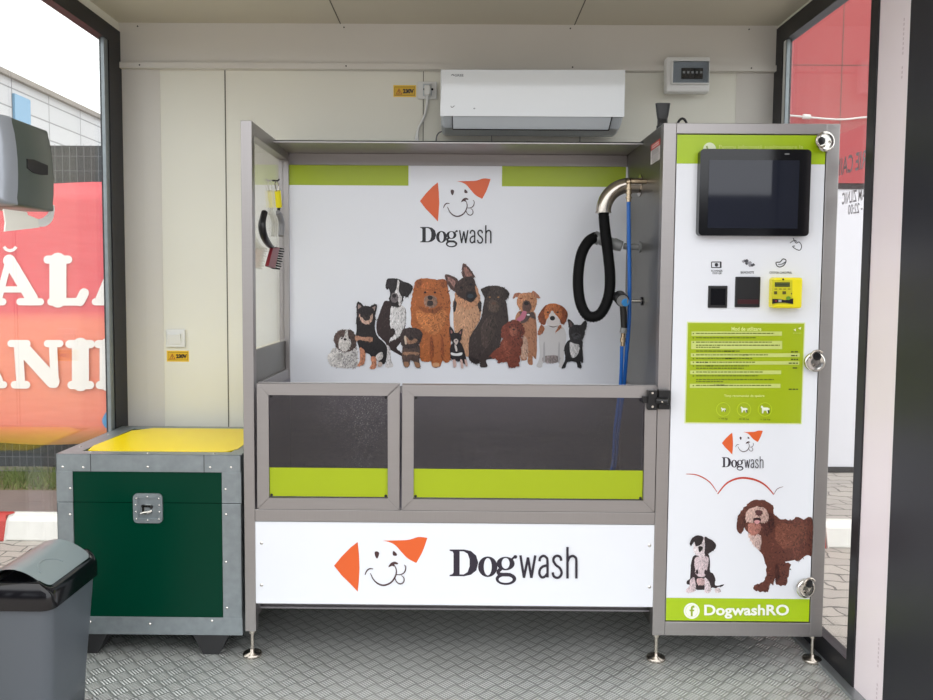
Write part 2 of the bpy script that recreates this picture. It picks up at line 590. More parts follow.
# corner covers
for i, (x0, x1) in enumerate(((XL, -1.268), (1.15, XR))):
    t = MB()
    n = 8; pts = []
    if i == 0:
        pts = [(x0, YB-.006), (x0+.09, YB-.006), (x1, YB-.002), (x1, YB), (x0, YB)]
    else:
        pts = [(x1, YB-.006), (x1-.09, YB-.006), (x0, YB-.002), (x0, YB), (x1, YB)]
    t.prism([(p[0], p[1], 0) for p in pts], (0, 0, ZT), M['trimwhite'])
    struct(t.build('trim_%d' % (3+i)), 'cream corner cover strip', 'trim')
t = MB()
t.box(XL, XR, YB-.02, YB, 2.248, ZT, M['trimwhite'])
t.box(XL+.005, XR-.005, YB-.032, YB, 2.222, 2.246, M['trimwhite'])
for px in (-1.34, -.48, .46, 1.2):
    t.cyl((px, YB-.032, 2.234), (px, YB-.0335, 2.234), .0032, M['dark'], 10)
    t.cyl((px-.01, YB-.02, 2.395), (px-.01, YB-.0215, 2.395), .0032, M['dark'], 10)
struct(t.build('trim_5', None), 'cream beam and rail along top of back wall', 'trim')

# side walls with window openings
def side_wall(name, X, sgn, y0, y1, z0, z1, lab, extra=()):
    w = MB(); xa, xb = sorted((X, X+sgn*.036))
    w.box(xa, xb, y1, YB, -.15, ZT, M['wall'])
    w.box(xa, xb, YF, y1, z1, ZT, M['wall'])
    if z0 > -.1: w.box(xa, xb, y0, y1, -.15, z0, M['wall'])
    w.box(xa, xb, 2.335 if sgn > 0 else YF, y0, -.15, z1, M['wallpink'] if sgn > 0 else M['wall'])
    struct(w.build(name), lab, 'wall')
M['wallpink'] = plain('filmed_panel', (240, 228, 232), .4, var=.02, vscale=3)
side_wall('wall_left', XL, -1, 2.30, 3.303, 0.02, 2.362, 'cream left wall around large window')
side_wall('wall_right', XR, 1, 2.508, 3.345, 0.0, 2.396, 'pale right wall around tall window')

def window(name, X, sgn, y0, y1, z0, z1, fw_back, fw_front, fw_top, fw_bot, lab):
    root = thing(name, lab, 'window', (X, (y0+y1)/2, z0)); root['kind'] = 'structure'
    f = MB(); xa, xb = sorted((X-sgn*.006, X+sgn*.034))
    f.box(xa, xb, y1-fw_back, y1, z0, z1, M['blackframe'])
    f.box(xa, xb, y0, y0+fw_front, z0, z1, M['blackframe'])
    f.box(xa, xb, y0+fw_front, y1-fw_back, z1-fw_top, z1, M['blackframe'])
    f.box(xa, xb, y0+fw_front, y1-fw_back, z0, z0+fw_bot, M['blackframe'])
    f.build('window_frame', root)
    g = MB(); gx = X+sgn*.018
    g.box(gx-.003, gx+.003, y0+fw_front, y1-fw_back, z0+fw_bot, z1-fw_top, M['glass'])
    g.build('window_glass', root)
    s = MB(); sx = sorted((X-sgn*.001, X+sgn*.012)); w = .014
    ya, yb, za, zb = y0+fw_front, y1-fw_back, z0+fw_bot, z1-fw_top
    s.box(*sx, yb-.022, yb, za, zb, M['whitepl'] if sgn > 0 else M['galv']); s.box(*sx, yb-.034, yb-.022, za, zb, M['galv'])
    s.box(*sx, ya, ya+.004, za, zb, M['alu'])
    s.build('glazing_bead', root)
    return root
window('window_1', XL, -1, 2.30, 3.318, .02, 2.372, .116, .045, .066, .07, 'black framed window in the left wall')
window('window_2', XR, 1, 2.508, 3.345, 0.0, 2.396, .10, .045, .07, .085, 'black framed window in the right wall')

# charcoal door jamb near the camera on the right
j = MB()
j.box(XR-.002, XR+.06, 2.0, 2.335, -.15, ZT, M['charcoal'])
j.box(XR-.006, XR, 2.06, 2.066, -.0, ZT, M['blackframe'])
struct(j.build('trim_6'), 'charcoal door jamb at the right opening', 'trim')
# faint film print on the pale panel
pr = Print(lambda x, y, k: Vector((XR-.0006-k, x, y)), g=1)
pr.T(0, 0, 1)
for z0, z1 in ((2.02, 2.12), (1.95, 1.99), (.02, .10), (.15, .24)):
    z = z0
    while z < z1:
        pr.rect(2.366, z, 2.372, z+.008, (212, 196, 200)); pr.k -= pr.step
        z += .014
o = pr.build('film_print', None); o['kind'] = 'structure'; o.name = 'trim_8'

# ------------------------------------------------------------------ the dog wash station
Y0 = 2.69
station = thing('dog_wash_station', 'stainless steel dog wash station with tub, glazed doors and tall control cabinet', 'dog wash', (.27, 3.0, 0))
TW = .038
XA, XB, XC = -.752, .688, 1.286     # left post, middle post, right edge
ZTOP = 1.883
YK = 3.285                           # back of the station
st = M['steel']; sh = M['steelh']
def fpart(name, x0, x1, y0, y1, z0, z1, m=st, bev=.002, par=None):
    return box(name, par or station, x0, x1, y0, y1, z0, z1, m, bev)
fpart('front_post', XA, XA+TW, Y0, Y0+TW, .098, ZTOP)
fpart('front_post', XB, XB+TW+.006, Y0, Y0+TW, .098, ZTOP)
fpart('front_post', XC-TW-.006, XC, Y0, Y0+TW, .098, ZTOP)
fpart('back_post', XA, XA+TW, YK-TW, YK, .098, ZTOP)
fpart('back_post', XC-TW, XC, YK-TW, YK, .098, ZTOP)
fpart('side_rail', XA, XA+TW, Y0+TW, YK-TW, ZTOP-.045, ZTOP, M['steel'])
fpart('side_rail', XA, XA+TW, Y0+TW, YK-TW, .14, .18)
fpart('side_rail', XC-TW, XC, Y0+TW, YK-TW, .14, .18)
fpart('cabinet_rail', XB+TW+.006, XC-TW-.006, Y0, Y0+TW, 1.847, ZTOP, sh)
fpart('cabinet_rail', XB+TW+.006, XC-TW-.006, Y0, Y0+TW, .098, .148, sh)
zr1 = P(450, 511, Y0).z; zr0 = P(450, 523, Y0).z
fpart('tub_rail', XA+TW, XB, Y0, Y0+TW, zr0, zr1, sh)
fpart('tub_rail', XA+TW, XB, Y0+.07, Y0+.11, .155, .212, sh)
# canopy plate along the back
cp = MB()
cp.box(XA+.002, XB, 3.0, YK, ZTOP-.013, ZTOP-.009, M['steelh'])
cp.box(XA+.036, XB, 3.0, 3.003, ZTOP-.017, ZTOP-.009, M['steelh'])
cp.build('canopy_plate', station)
fpart('back_rail', XA+TW, XB, YK-.02, YK, ZTOP-.062, ZTOP-.013, sh)
fpart('back_rail', XA+TW, XB, YK-.02, YK, .87, .905, sh)

# clear side panel on the left
sg = MB(); sg.box(XA+.016, XA+.021, Y0+TW, YK-TW, 1.10, ZTOP-.045, M['clear']); sg.build('side_glass', station)
zs = 1.092
sp = MB()
sp.box(XA+.012, XA+.024, Y0+TW, YK-TW, .55, zs, M['steelside'])
sp.build('side_sheet', station, .001)
fpart('side_rail', XA+.02, XA+TW, Y0+TW, YK-TW, .93, .975)
# tub shell
tb = MB(); td = M['steeld']
tb.box(XA+.04, XB, YK-.03, YK-.022, .50, .875, td)
tb.box(XA+.04, XB, Y0+.05, YK-.03, .50, .508, td)
tb.box(XA+.036, XA+.042, Y0+.05, YK-.03, .50, .935, td)
tb.box(XB-.006, XB, Y0+.05, YK-.03, .50, .935, td)
tb.box(XA+.04, XB, Y0+.04, Y0+.048, .30, .53, td)
tb.box(XA+.04, XB, Y0+.05, YK-.03, .162, .168, td)  # unseen low pan and left sheet, added to darken the floor beneath
tb.box(XA+.038, XA+.042, Y0+.05, YK-.03, .165, .5, td)
tb.build('tub', station)
# cabinet body
cbm = MB()
cbm.box(XB, XB+.006, Y0+TW, YK, .12, ZTOP-.004, M['steelside'])
cbm.box(XC-.006, XC-.001, Y0+TW, YK, .12, ZTOP-.004, M['steel'])
cbm.box(XB+.006, XC-.006, YK-.006, YK-.001, .12, ZTOP-.004, M['steel'])
cbm.box(XB+.006, XC-.006, Y0+TW, YK-.006, .12, .126, M['steel'])
cbm.box(XB+.001, XC-.001, Y0+TW, YK, ZTOP-.004, ZTOP-.0005, M['steelh'])
cbm.build('cabinet_body', station)

# levelling feet
def foot(x, y):
    f = MB()
    f.cyl((x, y, .014), (x, y, .10), .0065, M['satin'], 12)
    f.lathe([(0, 0), (.032, 0), (.034, .006), (.032, .012), (.0095, .015), (.0085, .026), (0, .026)], Matrix.Translation((x, y, 0)), M['satin'], 28)
    f.cyl((x, y, .085), (x, y, .098), .013, M['satin'], 6)
    f.build('levelling_foot', station)
for x, y in ((XA+.019, 2.712), (XB+.02, 2.712), (XC-.022, 2.712), (XA+.019, 3.26), (XC-.022, 3.26)):
    foot(x, y)

# tub doors
def door(px0, px1, name='tub_door', hinge=None):
    z1 = .983; z0 = P(450, 510.0, Y0).z
    x0, x1 = px0, px1
    w = .039
    root = MB()
    y0, y1 = Y0-.004, Y0+.024
    def quad(a):
        root.prism([(p[0], y0, p[1]) for p in a], (0, y1-y0, 0), st)
    quad([(x0, z0), (x1, z0), (x1-w, z0+w), (x0+w, z0+w)])
    quad([(x1, z0), (x1, z1), (x1-w, z1-w), (x1-w, z0+w)])
    quad([(x1, z1), (x0, z1), (x0+w, z1-w), (x1-w, z1-w)])
    quad([(x0, z1), (x0, z0), (x0+w, z0+w), (x0+w, z1-w)])
    d = root.build(name, station, .0012)
    g = MB(); g.box(x0+w-.004, x1-w+.004, Y0+.006, Y0+.011, z0+w-.004, z1-w+.004, M['smoke']); g.build('door_glass', d)
    zg = P(450, 469.3, Y0).z
    f = MB(); f.box(x0+w+.001, x1-w-.001, Y0+.0042, Y0+.0055, z0+w+.004, zg, M['limefilm']); f.build('lime_strip', d)
    for xx, zz in ((x0+w+.008, z0+w+.008), (x1-w-.008, z0+w+.008), (x0+w+.008, z1-w-.008), (x1-w-.008, z1-w-.008)):
        s = MB(); s.cyl((xx, Y0+.0065, zz), (xx, Y0+.003, zz), .005, M['dark'], 10); s.build('pane_screw', d)
    return d
dl = door(P(257.5, 440, Y0).x, P(399.2, 450, Y0).x)
drr = door(P(402.2, 450, Y0).x, P(655.2, 450, Y0).x)

# latch across the right door and the middle post
lt = MB(); bk = M['black']
a = P(646.5, 389.5, Y0); c_ = P(655.2, 408.8, Y0)
lt.box(a.x, c_.x-.002, Y0-.030, Y0-.004, c_.z, a.z, bk)
a = P(656.8, 389, Y0); c2 = P(667.5, 408, Y0)
lt.box(a.x, c2.x, Y0-.034, Y0, c2.z, a.z, bk)
a = P(641.5, 395.5, Y0); c3 = P(648, 402.5, Y0)
lt.box(a.x, c3.x, Y0-.02, Y0-.004, c3.z, a.z, bk)
q = P(660.5, 399.5, Y0)
lt.cyl((q.x-.02, Y0-.03, q.z), (q.x+.015, Y0-.045, q.z), .012, bk, 14)
for px, py in ((650.3, 391.8), (650.3, 405.3)):
    q = P(px, py, Y0); lt.cyl((q.x, Y0-.03, q.z), (q.x, Y0-.032, q.z), .004, M['chrome'], 10)
q = P(658.5, 399.7, Y0); lt.cyl((q.x, Y0-.047, q.z), (q.x, Y0-.05, q.z), .003, M['chrome'], 10)
lt.build('door_latch', station, .003)

# ---- logo artwork
OR = (222, 96, 42)
def logo(pr, T):
    pr.T(*T)
    pr.poly([(235, 122), (185, 160), (120, 225), (65, 292), (120, 362), (180, 420), (235, 478), (243, 400), (248, 310), (244, 210)], OR)
    up = spline([(415, 112), (520, 110), (600, 106), (670, 86), (735, 92)], 5)
    dn = spline([(735, 92), (700, 190), (655, 272)], 5)
    lo = spline([(655, 272), (595, 240), (550, 195), (505, 145), (460, 122), (415, 112)], 5)
    pr.poly(up[:-1]+dn[:-1]+lo[:-1], OR)
    K = (72, 48, 50)
    pr.poly([(357, 195), (372, 188), (388, 198), (386, 218), (374, 240), (360, 222)], K, 3)
    pr.poly([(488, 188), (500, 190), (516, 208), (512, 220), (488, 216)], K, 3)
    pr.poly([(455, 302), (470, 275), (500, 262), (526, 275), (515, 282), (500, 280), (498, 298), (482, 292)], K, 3)
    pr.stroke([(326, 345), (350, 392), (385, 422), (425, 431), (470, 414), (500, 378), (513, 330), (500, 288)], (5, 12), K)
    pr.stroke([(288, 356), (300, 328), (320, 313), (346, 314)], (5, 9), K)
    pr.stroke([(568, 284), (580, 300), (572, 335), (545, 354), (508, 354)], (4, 8), K)
    pr.stroke([(548, 360), (566, 378), (566, 405), (545, 421), (520, 412), (504, 385), (508, 362)], (4, 8), K)
DG = (42, 36, 50)
def dogword(pr, T, col=DG):
    pr.T(*T)
    D = [(60, 90), (150, 90), (192, 99), (225, 128), (238, 172), (226, 220), (192, 247), (150, 256), (60, 256), (60, 248), (78, 243), (84, 232), (84, 114), (78, 103), (60, 98)]
    pr.poly(D, col, 0, [[(122, 101), (148, 102), (172, 116), (184, 150), (184, 195), (172, 230), (148, 245), (122, 245)]])
    k = pr.k
    pr.ell(297, 197, 60, 64, col, (297, 197, 25, 54))
    pr.ell(408, 177, 56, 42, col, (408, 176, 25, 34)); 
    pr.ell(410, 272, 64, 38, col, (408, 276, 44, 21))
    pr.stroke([(380, 208), (362, 226), (372, 243), (410, 246), (440, 246)], 22, col)
    pr.stroke([(440, 158), (455, 142), (470, 136)], 12, col)
    pr.ell(468, 135, 12, 11, col)
    W = 15
    pr.stroke([(500, 125), (522, 265)], W, col); pr.stroke([(522, 265), (547, 138)], W, col)
    pr.stroke([(547, 138), (568, 265)], W, col); pr.stroke([(568, 265), (592, 125)], W, col)
    pr.stroke([(619, 162), (623, 140), (642, 128), (661, 138), (668, 160), (668, 262)], W, col)
    pr.stroke([(668, 186), (640, 194), (622, 212), (618, 240), (632, 261), (652, 256), (668, 235)], W, col)
    pr.stroke([(753, 158), (748, 136), (729, 127), (710, 136), (705, 158), (720, 184), (745, 205), (756, 232), (746, 256), (727, 264), (707, 254), (700, 230)], W, col)
    pr.stroke([(792, 72), (792, 268)], W, col)
    pr.stroke([(792, 165), (804, 138), (824, 128), (842, 138), (847, 160), (847, 268)], W, col)

# lower white panel
def rect_on(Y, x0, y0, x1, y1):
    a = P(x0, (y0+y1)/2, Y); b_ = P(x1, (y0+y1)/2, Y); t_ = P((x0+x1)/2, y0, Y); u_ = P((x0+x1)/2, y1, Y)
    return a.x, b_.x, u_.z, t_.z
zpt = P(455, 523.6, Y0).z; zpb = P(455, 605.6, Y0).z
lp = MB(); lp.box(XA+TW-.001, XB+.001, Y0+.004, Y0+.012, zpb, zpt, M['panel']); lower = lp.build('lower_panel', station)
YP = Y0+.004
pr = Print(planeY(YP)); logo(pr, (325, 525, 1/7.177)); pr.build('printed_logo', lower)
pr = Print(planeY(YP)); dogword(pr, (440, 535, 1/6.22)); pr.build('printed_lettering', lower)
for px, py in ((261.5, 543), (261.5, 585), (649.5, 545.5), (649.5, 587)):
    q = P(px, py, YP); s = MB()
    s.lathe([(0, .003), (.004, .0025), (.0062, 0)], Matrix.Translation((q.x, YP, q.z)) @ Matrix.Rotation(PI/2, 4, 'X'), M['chrome'], 14)
    s.build('panel_screw', lower)

# back panel with dogs
YBP = 3.255
bx0 = XA+TW; bz0 = P(455, 386, YBP).z; bz1 = ZTOP-.063
bp_ = MB(); bp_.box(bx0, XB, YBP, YBP+.008, .905, bz1, M['panel']); back = bp_.build('back_panel', station)
fpart('back_post', XA+TW-.012, XA+TW+.004, YBP-.012, YBP+.01, .9, ZTOP-.05, st, .001)
pr = Print(planeY(YBP))
LG = 0
pr.T(0, 0, 1)
zb0 = P(455, 186, YBP).z
def wrect(pr, Y, x0, x1, z0, z1, col, lift=.0005):
    pr.mb.flat([[Vector((x0, Y-lift, z0)), Vector((x1, Y-lift, z0)), Vector((x1, Y-lift, z1)), Vector((x0, Y-lift, z1))]], ink(col, 0, pr.g))
LIME_SHADED = (160, 180, 8)  # cabinet lime toned down, canopy shade put into the colour
wrect(pr, YBP, bx0+.001, P(408.5, 175, YBP).x, zb0, bz1, LIME_SHADED)
pr.build('lime_band', back); pr = Print(planeY(YBP))
wrect(pr, YBP, P(502, 175, YBP).x, XB-.007, zb0, bz1, LIME_SHADED)
pr.build('lime_band', back)
pr = Print(planeY(YBP)); logo(pr, (419.9-65*.1055, 178.3-85*.11, .1055, .11)); pr.build('printed_logo', back)
pr = Print(planeY(YBP)); dogword(pr, (420.2-60*.0896, 227-90*.0922, .0896, .0922), (30, 30, 36)); pr.build('printed_lettering', back)

TA, TB_, TC, TD, TE, TG = (320, 270, 1/6.6625), (385, 270, 1/6.6625), (440, 255, 1/5.8375), (500, 280, 1/7.37), (725, 490, 1/6.364), (675, 525, 1/9.333)
def inside(q, poly):
    c = False; j = len(poly)-1
    for i in range(len(poly)):
        (xi, yi), (xj, yj) = poly[i], poly[j]
        if (yi > q[1]) != (yj > q[1]) and q[0] < (xj-xi)*(q[1]-yi)/(yj-yi)+xi: c = not c
        j = i
    return c
def fur_strokes(p, poly, col, curly):
    xs = [q[0] for q in poly]; ys = [q[1] for q in poly]
    x0, x1, y0, y1 = min(xs), max(xs), min(ys), max(ys)
    if (x1-x0)*(y1-y0) < 1500: return
    n = int(min(420, max(8, (x1-x0)*(y1-y0)/70)))
    lum = sum(col)/3
    shades = [tuple(min(250, max(4, v*f+a)) for v in col) for f, a in ((.7, 0), (.84, 0), (1.06, 3), (1.16, 8))]
    if lum < 70: shades = [tuple(v*.6 for v in col), tuple(v+5 for v in col), tuple(v*1.15+13 for v in col)]
    cx = (x0+x1)/2
    for _ in range(n):
        q = (random.uniform(x0, x1), random.uniform(y0, y1))
        if not inside(q, poly): continue
        a = PI/2+random.uniform(-.5, .5)-(q[0]-cx)/(x1-x0)*.9
        if curly: a = random.uniform(0, 2*PI)
        l = random.uniform(7, 17); wd_ = random.uniform(1.6, 3.4)*(1.5 if curly else 1)
        dx, dy = math.cos(a), math.sin(a)
        pts = [(q[0]-dy*wd_, q[1]+dx*wd_), (q[0]+dx*l, q[1]+dy*l), (q[0]+dy*wd_, q[1]-dx*wd_), (q[0]-dx*l*.5, q[1]-dy*l*.5)]
        k0 = p.k; p.k += random.random()*p.step*.8
        # darker to the right and low down, as in the printed photograph
        t = (q[0]-x0)/(x1-x0)*.6+random.random()*.7
        sh = shades[min(len(shades)-1, max(0, int((1.15-t)*len(shades))))]
        p.mb.flat([[p.w(z) for z in pts]], ink(tuple(int(v/4)*4 for v in sh), 0, p.g)); p.k = k0
    p.k += p.step
def dog(parent, Y, T, shapes, label, base):
    p = Print(planeY(Y), base=base, step=.00012, g=1.0); p.T(*T)
    for sshape in shapes:
        col, pts = sshape[0], sshape[1]
        fur = sshape[2] if len(sshape) > 2 else .18
        jit = sshape[3] if len(sshape) > 3 else 1.2
        if len(pts) == 4 and not isinstance(pts[0], tuple):
            p.ell(*pts, col)
        else:
            p.poly(pts, col, 4, (), fur, jit)
            if fur >= .1: fur_strokes(p, spline(pts, 3, True), col, jit > 3)
    o = p.build('printed_dog', parent); o['label'] = label
    return o
B_ = 0.0005
dog(back, YBP, TB_, [
 ((50, 36, 36), [(10,205),(-15,235),(-35,285),(-55,350),(-52,420),(-20,460),(0,480),(20,520),(60,545),(112,572),(116,556),(78,520),(105,480),(130,400),(140,300),(120,240)]),
 ((214, 212, 212), [(45,240),(120,240),(138,300),(128,380),(95,440),(32,474),(42,430),(35,340)]),
 ((45, 34, 34), [(30,398),(55,388),(68,412),(48,446),(28,440)]),
 ((205, 203, 203), [(8,505),(34,520),(40,600),(56,632),(45,648),(5,646),(10,600)]),
 ((36, 32, 34), [(45,56),(16,60),(5,100),(12,132),(25,122),(35,160),(28,200),(45,238),(90,246),(115,220),(125,176),(152,180),(185,122),(165,90),(125,78),(90,60)]),
 ((216, 212, 212), [(85,68),(97,82),(92,140),(110,180),(107,228),(92,236),(85,190),(66,150),(78,120)]),
 ((112, 104, 106), [(45,160),(80,158),(88,195),(72,218),(42,206)]),
 ((40, 34, 36), (62, 172, 14, 13)), ((30, 24, 26), [(33,208),(60,222),(92,215),(82,236),(50,234)])],
 'black and white boxer dog', B_)
dog(back, YBP, TC, [
 ((192, 148, 116), [(85,260),(78,330),(85,450),(125,540),(150,590),(176,582),(172,490),(230,380),(242,300),(235,270),(200,240)]),
 ((45, 38, 38), [(86,250),(78,290),(80,332),(92,320),(98,262)]), ((45, 38, 38), [(222,255),(243,280),(236,330),(222,300)]),
 ((80, 58, 52), [(28,120),(52,115),(105,145),(95,200),(75,207),(45,170)]), ((150, 112, 104), [(42,128),(90,152),(82,190)]),
 ((80, 58, 52), [(130,62),(145,52),(175,80),(202,125),(175,142),(135,132)]), ((146, 106, 96), [(140,72),(158,80),(188,118),(150,122)]),
 ((190, 140, 106), [(88,220),(120,240),(190,262),(225,225),(232,262),(200,302),(150,316),(95,276)]),
 ((56, 42, 38), [(85,182),(108,152),(140,132),(190,130),(212,180),(222,232),(180,268),(135,255),(98,230)]),
 ((176, 128, 98), [(205,180),(222,200),(228,245),(212,225)]),
 ((26, 23, 26), [(152,225),(175,212),(200,218),(210,245),(190,272),(160,268)]), ((48, 56, 66), (178, 240, 18, 13)),
 ((22, 18, 18), (124, 190, 9, 7)), ((22, 18, 18), (180, 172, 9, 7))],
 'german shepherd with a tilted head', B_+.0017)
dog(back, YBP, TB_, [
 ((168, 96, 50), [(175,220),(172,300),(180,380),(225,450),(238,590),(290,610),(305,600),(315,640),(365,645),(380,602),(395,612),(435,600),(440,480),(432,300),(436,220),(420,120),(402,62),(360,66),(300,58),(220,62),(195,110),(180,180)], .3, 4),
 ((190, 118, 68), [(205,280),(300,262),(405,275),(395,360),(335,430),(250,390)], .3, 4),
 ((176, 100, 52), [(250,90),(300,76),(350,90),(345,120),(255,120)], .3, 2),
 ((140, 78, 42), [(225,240),(300,262),(385,240),(345,282),(262,284)], .3, 3),
 ((146, 82, 46), [(198,85),(215,66),(245,68),(250,88),(216,122),(200,112)], .3, 2), ((146, 82, 46), [(362,70),(400,64),(415,105),(388,104)], .3, 2),
 ((142, 76, 40), [(300,450),(318,450),(325,560),(305,600),(298,520)], .3, 2), ((142, 76, 40), [(372,450),(388,450),(392,560),(378,600),(370,520)], .3, 2),
 ((142, 110, 92), [(264,182),(300,168),(338,180),(346,228),(310,252),(266,232)], .2, 1),
 ((36, 30, 32), [(284,178),(300,172),(318,178),(312,196),(292,197)], .05, 0), ((48, 38, 38), [(284,208),(300,204),(318,208),(320,232),(300,240),(282,232)], .05, 0),
 ((50, 28, 24), (268, 149, 8, 7)), ((50, 28, 24), (333, 149, 8, 7)), ((200, 150, 110), [(318,622),(340,616),(362,622),(360,642),(320,642)], .2, 1)],
 'fluffy ginger chow dog', B_+.0035)
dog(back, YBP, TC, [
 ((54, 44, 42), [(270,235),(320,300),(378,260),(395,340),(396,400),(362,470),(330,590),(270,612),(276,652),(235,652),(230,622),(180,620),(168,590),(175,480),(235,380),(252,300)]),
 ((66, 54, 50), [(240,420),(300,350),(330,400),(300,500),(255,540)], .2),
 ((58, 47, 44), [(270,190),(310,180),(355,186),(378,230),(380,265),(345,330),(310,338),(285,325),(268,260)]),
 ((44, 35, 33), [(240,202),(262,188),(292,184),(272,248),(254,238)]), ((44, 35, 33), [(358,188),(385,200),(405,226),(385,262),(370,242)]),
 ((84, 70, 62), [(288,272),(318,262),(343,288),(340,328),(302,330),(286,302)]),
 ((92, 68, 58), (314, 282, 14, 9)), ((150, 110, 70), (290, 246, 6, 4)), ((150, 110, 70), (340, 246, 6, 4)),
 ((38, 30, 28), [(170,592),(200,600),(226,612),(226,632),(190,628)])],
 'chocolate brown labrador sitting', B_+.0035)
dog(back, YBP, TD, [
 ((174, 122, 92), [(140,230),(112,300),(160,330),(172,400),(150,570),(190,592),(205,562),(205,612),(225,626),(242,618),(240,560),(265,580),(272,480),(267,300),(245,230)]),
 ((196, 160, 140), [(165,420),(200,440),(205,560),(180,580),(158,560)]),
 ((86, 70, 66), [(145,232),(240,235),(262,290),(225,275),(190,310),(150,316),(165,280)]),
 ((164, 108, 84), [(95,140),(108,100),(150,95),(145,122),(112,126)]), ((164, 108, 84), [(234,92),(250,82),(298,130),(268,132),(242,122)]),
 ((190, 134, 98), [(150,102),(190,94),(240,97),(270,142),(262,200),(240,234),(165,232),(126,180),(132,122)]),
 ((92, 68, 62), [(172,158),(215,156),(232,200),(215,232),(168,222)]), ((30, 26, 28), (194, 172, 18, 14)),
 ((190, 112, 134), [(168,228),(196,238),(176,290),(135,304),(122,288),(150,262)], .05, 0), ((225, 225, 225), (208, 256, 12, 6)), ((120, 60, 30), (154, 136, 12, 5)), ((120, 60, 30), (234, 138, 12, 5))],
 'tan terrier with its tongue out', B_+.0012)
dog(back, YBP, TD, [
 ((120, 60, 44), [(30,430),(-5,490),(-45,525),(-75,560),(-20,590),(-20,612),(45,600),(62,636),(95,645),(135,634),(142,602),(152,520),(162,430)], .4, 5),
 ((112, 54, 40), [(92,294),(45,318),(10,370),(14,425),(60,432),(90,440),(150,430),(182,380),(162,328),(128,302)], .4, 5),
 ((134, 70, 52), [(20,470),(60,455),(90,520),(70,590),(40,560)], .4, 4),
 ((150, 88, 70), [(72,360),(100,345),(128,368),(122,405),(82,408)], .3, 2), ((56, 34, 32), (100, 364, 9, 7)), ((50, 28, 24), (72, 350, 6, 5)), ((50, 28, 24), (128, 350, 6, 5))],
 'small red brown curly poodle', B_+.0055)
dog(back, YBP, TA, [
 ((32, 28, 30), [(252,300),(246,390),(242,440),(262,520),(282,542),(330,560),(350,590),(380,602),(428,626),(446,560),(440,500),(382,440),(366,380),(362,300)]),
 ((30, 26, 28), [(250,290),(246,225),(262,212),(292,246)], .1), ((30, 26, 28), [(335,250),(365,228),(382,240),(364,300)], .1),
 ((150, 130, 124), [(256,262),(257,228),(280,250)]), ((150, 130, 124), [(346,256),(370,240),(362,276)]),
 ((36, 30, 32), [(250,272),(290,240),(340,246),(366,282),(362,330),(335,362),(290,362),(252,330)]),
 ((206, 172, 154), [(262,288),(275,316),(300,306),(335,308),(352,290),(346,340),(310,362),(274,340)]),
 ((52, 42, 42), [(280,305),(305,296),(335,306),(328,332),(298,334)]), ((18, 16, 18), (308, 306, 8, 6)),
 ((182, 136, 112), [(238,438),(290,448),(320,445),(352,450),(346,476),(310,472),(270,464),(240,470)]),
 ((194, 132, 102), [(268,518),(300,540),(302,600),(286,632),(250,636),(268,600)]), ((194, 132, 102), [(340,580),(372,580),(376,630),(366,656),(335,656),(345,620)]),
 ((205, 200, 196), [(375,568),(412,546),(420,580),(398,602),(378,596)]), ((190, 170, 160), [(390,612),(415,616),(412,640),(388,640)])],
 'black and tan spitz dog', B_+.0035)
dog(back, YBP, TA, [
 ((202, 199, 196), [(75,540),(50,588),(60,612),(80,642),(150,652),(238,650),(252,600),(246,530),(230,490),(110,510)], .15, 4),
 ((84, 68, 62), [(95,470),(102,430),(130,404),(170,398),(215,406),(240,440),(240,500),(215,532),(165,546),(115,522)], .3, 4),
 ((208, 203, 198), [(125,480),(135,450),(160,446),(172,402),(186,404),(188,445),(206,470),(200,512),(165,542),(128,518)], .1, 2),
 ((40, 32, 32), (168, 462, 10, 8)), ((40, 32, 32), (146, 455, 6, 6)), ((40, 32, 32), (196, 452, 6, 6)), ((180, 176, 172), [(120,560),(150,560),(140,600),(118,598)])],
 'small white shaggy shih tzu', B_+.0012)
dog(back, YBP, TB_, [
 ((84, 68, 62), [(130,500),(114,560),(118,600),(130,642),(160,642),(170,600),(190,612),(205,646),(235,646),(228,590),(228,500)], .3),
 ((58, 46, 45), [(155,385),(120,396),(104,440),(108,490),(140,522),(210,512),(242,462),(250,420),(226,394),(190,384)]),
 ((148, 112, 90), [(140,440),(160,462),(178,470),(200,455),(216,470),(180,492),(150,484)]), ((30, 25, 26), (176, 452, 10, 8)),
 ((210, 190, 170), [(128,445),(140,440),(145,490),(134,490)]), ((152, 116, 92), [(128,545),(220,548),(222,566),(180,560),(130,566)]), ((150, 112, 86), [(196,612),(228,620),(234,645),(206,645)]), ((150, 112, 86), [(128,612),(156,612),(158,640),(132,640)])],
 'little dark brown dachshund puppy', B_+.0058)
dog(back, YBP, TC, [
 ((30, 26, 28), [(66,520),(60,590),(75,612),(125,622),(158,642),(142,560),(118,510)]),
 ((34, 28, 30), [(55,425),(66,420),(84,455),(60,472)]), ((34, 28, 30), [(104,460),(128,428),(132,440),(125,476)]), ((140, 100, 96), [(62,436),(74,450),(64,458)]), ((140, 100, 96), [(112,458),(124,440),(122,460)]),
 ((30, 26, 28), [(60,470),(72,456),(110,456),(125,480),(108,516),(75,512)]),
 ((190, 178, 172), [(80,500),(94,488),(108,502),(94,524)]), ((20, 18, 20), (94, 500, 5, 4)),
 ((205, 198, 194), [(84,522),(96,530),(102,556),(92,560)]), ((220, 220, 220), [(65,568),(95,574),(128,568),(126,584),(95,588),(66,582)], .02, 0),
 ((198, 168, 160), [(76,612),(90,612),(94,650),(80,654)]), ((198, 168, 160), [(118,612),(130,612),(136,655),(124,660)]), ((198, 168, 160), [(142,610),(154,612),(162,644),(150,646)])],
 'tiny black chihuahua', B_+.0058)
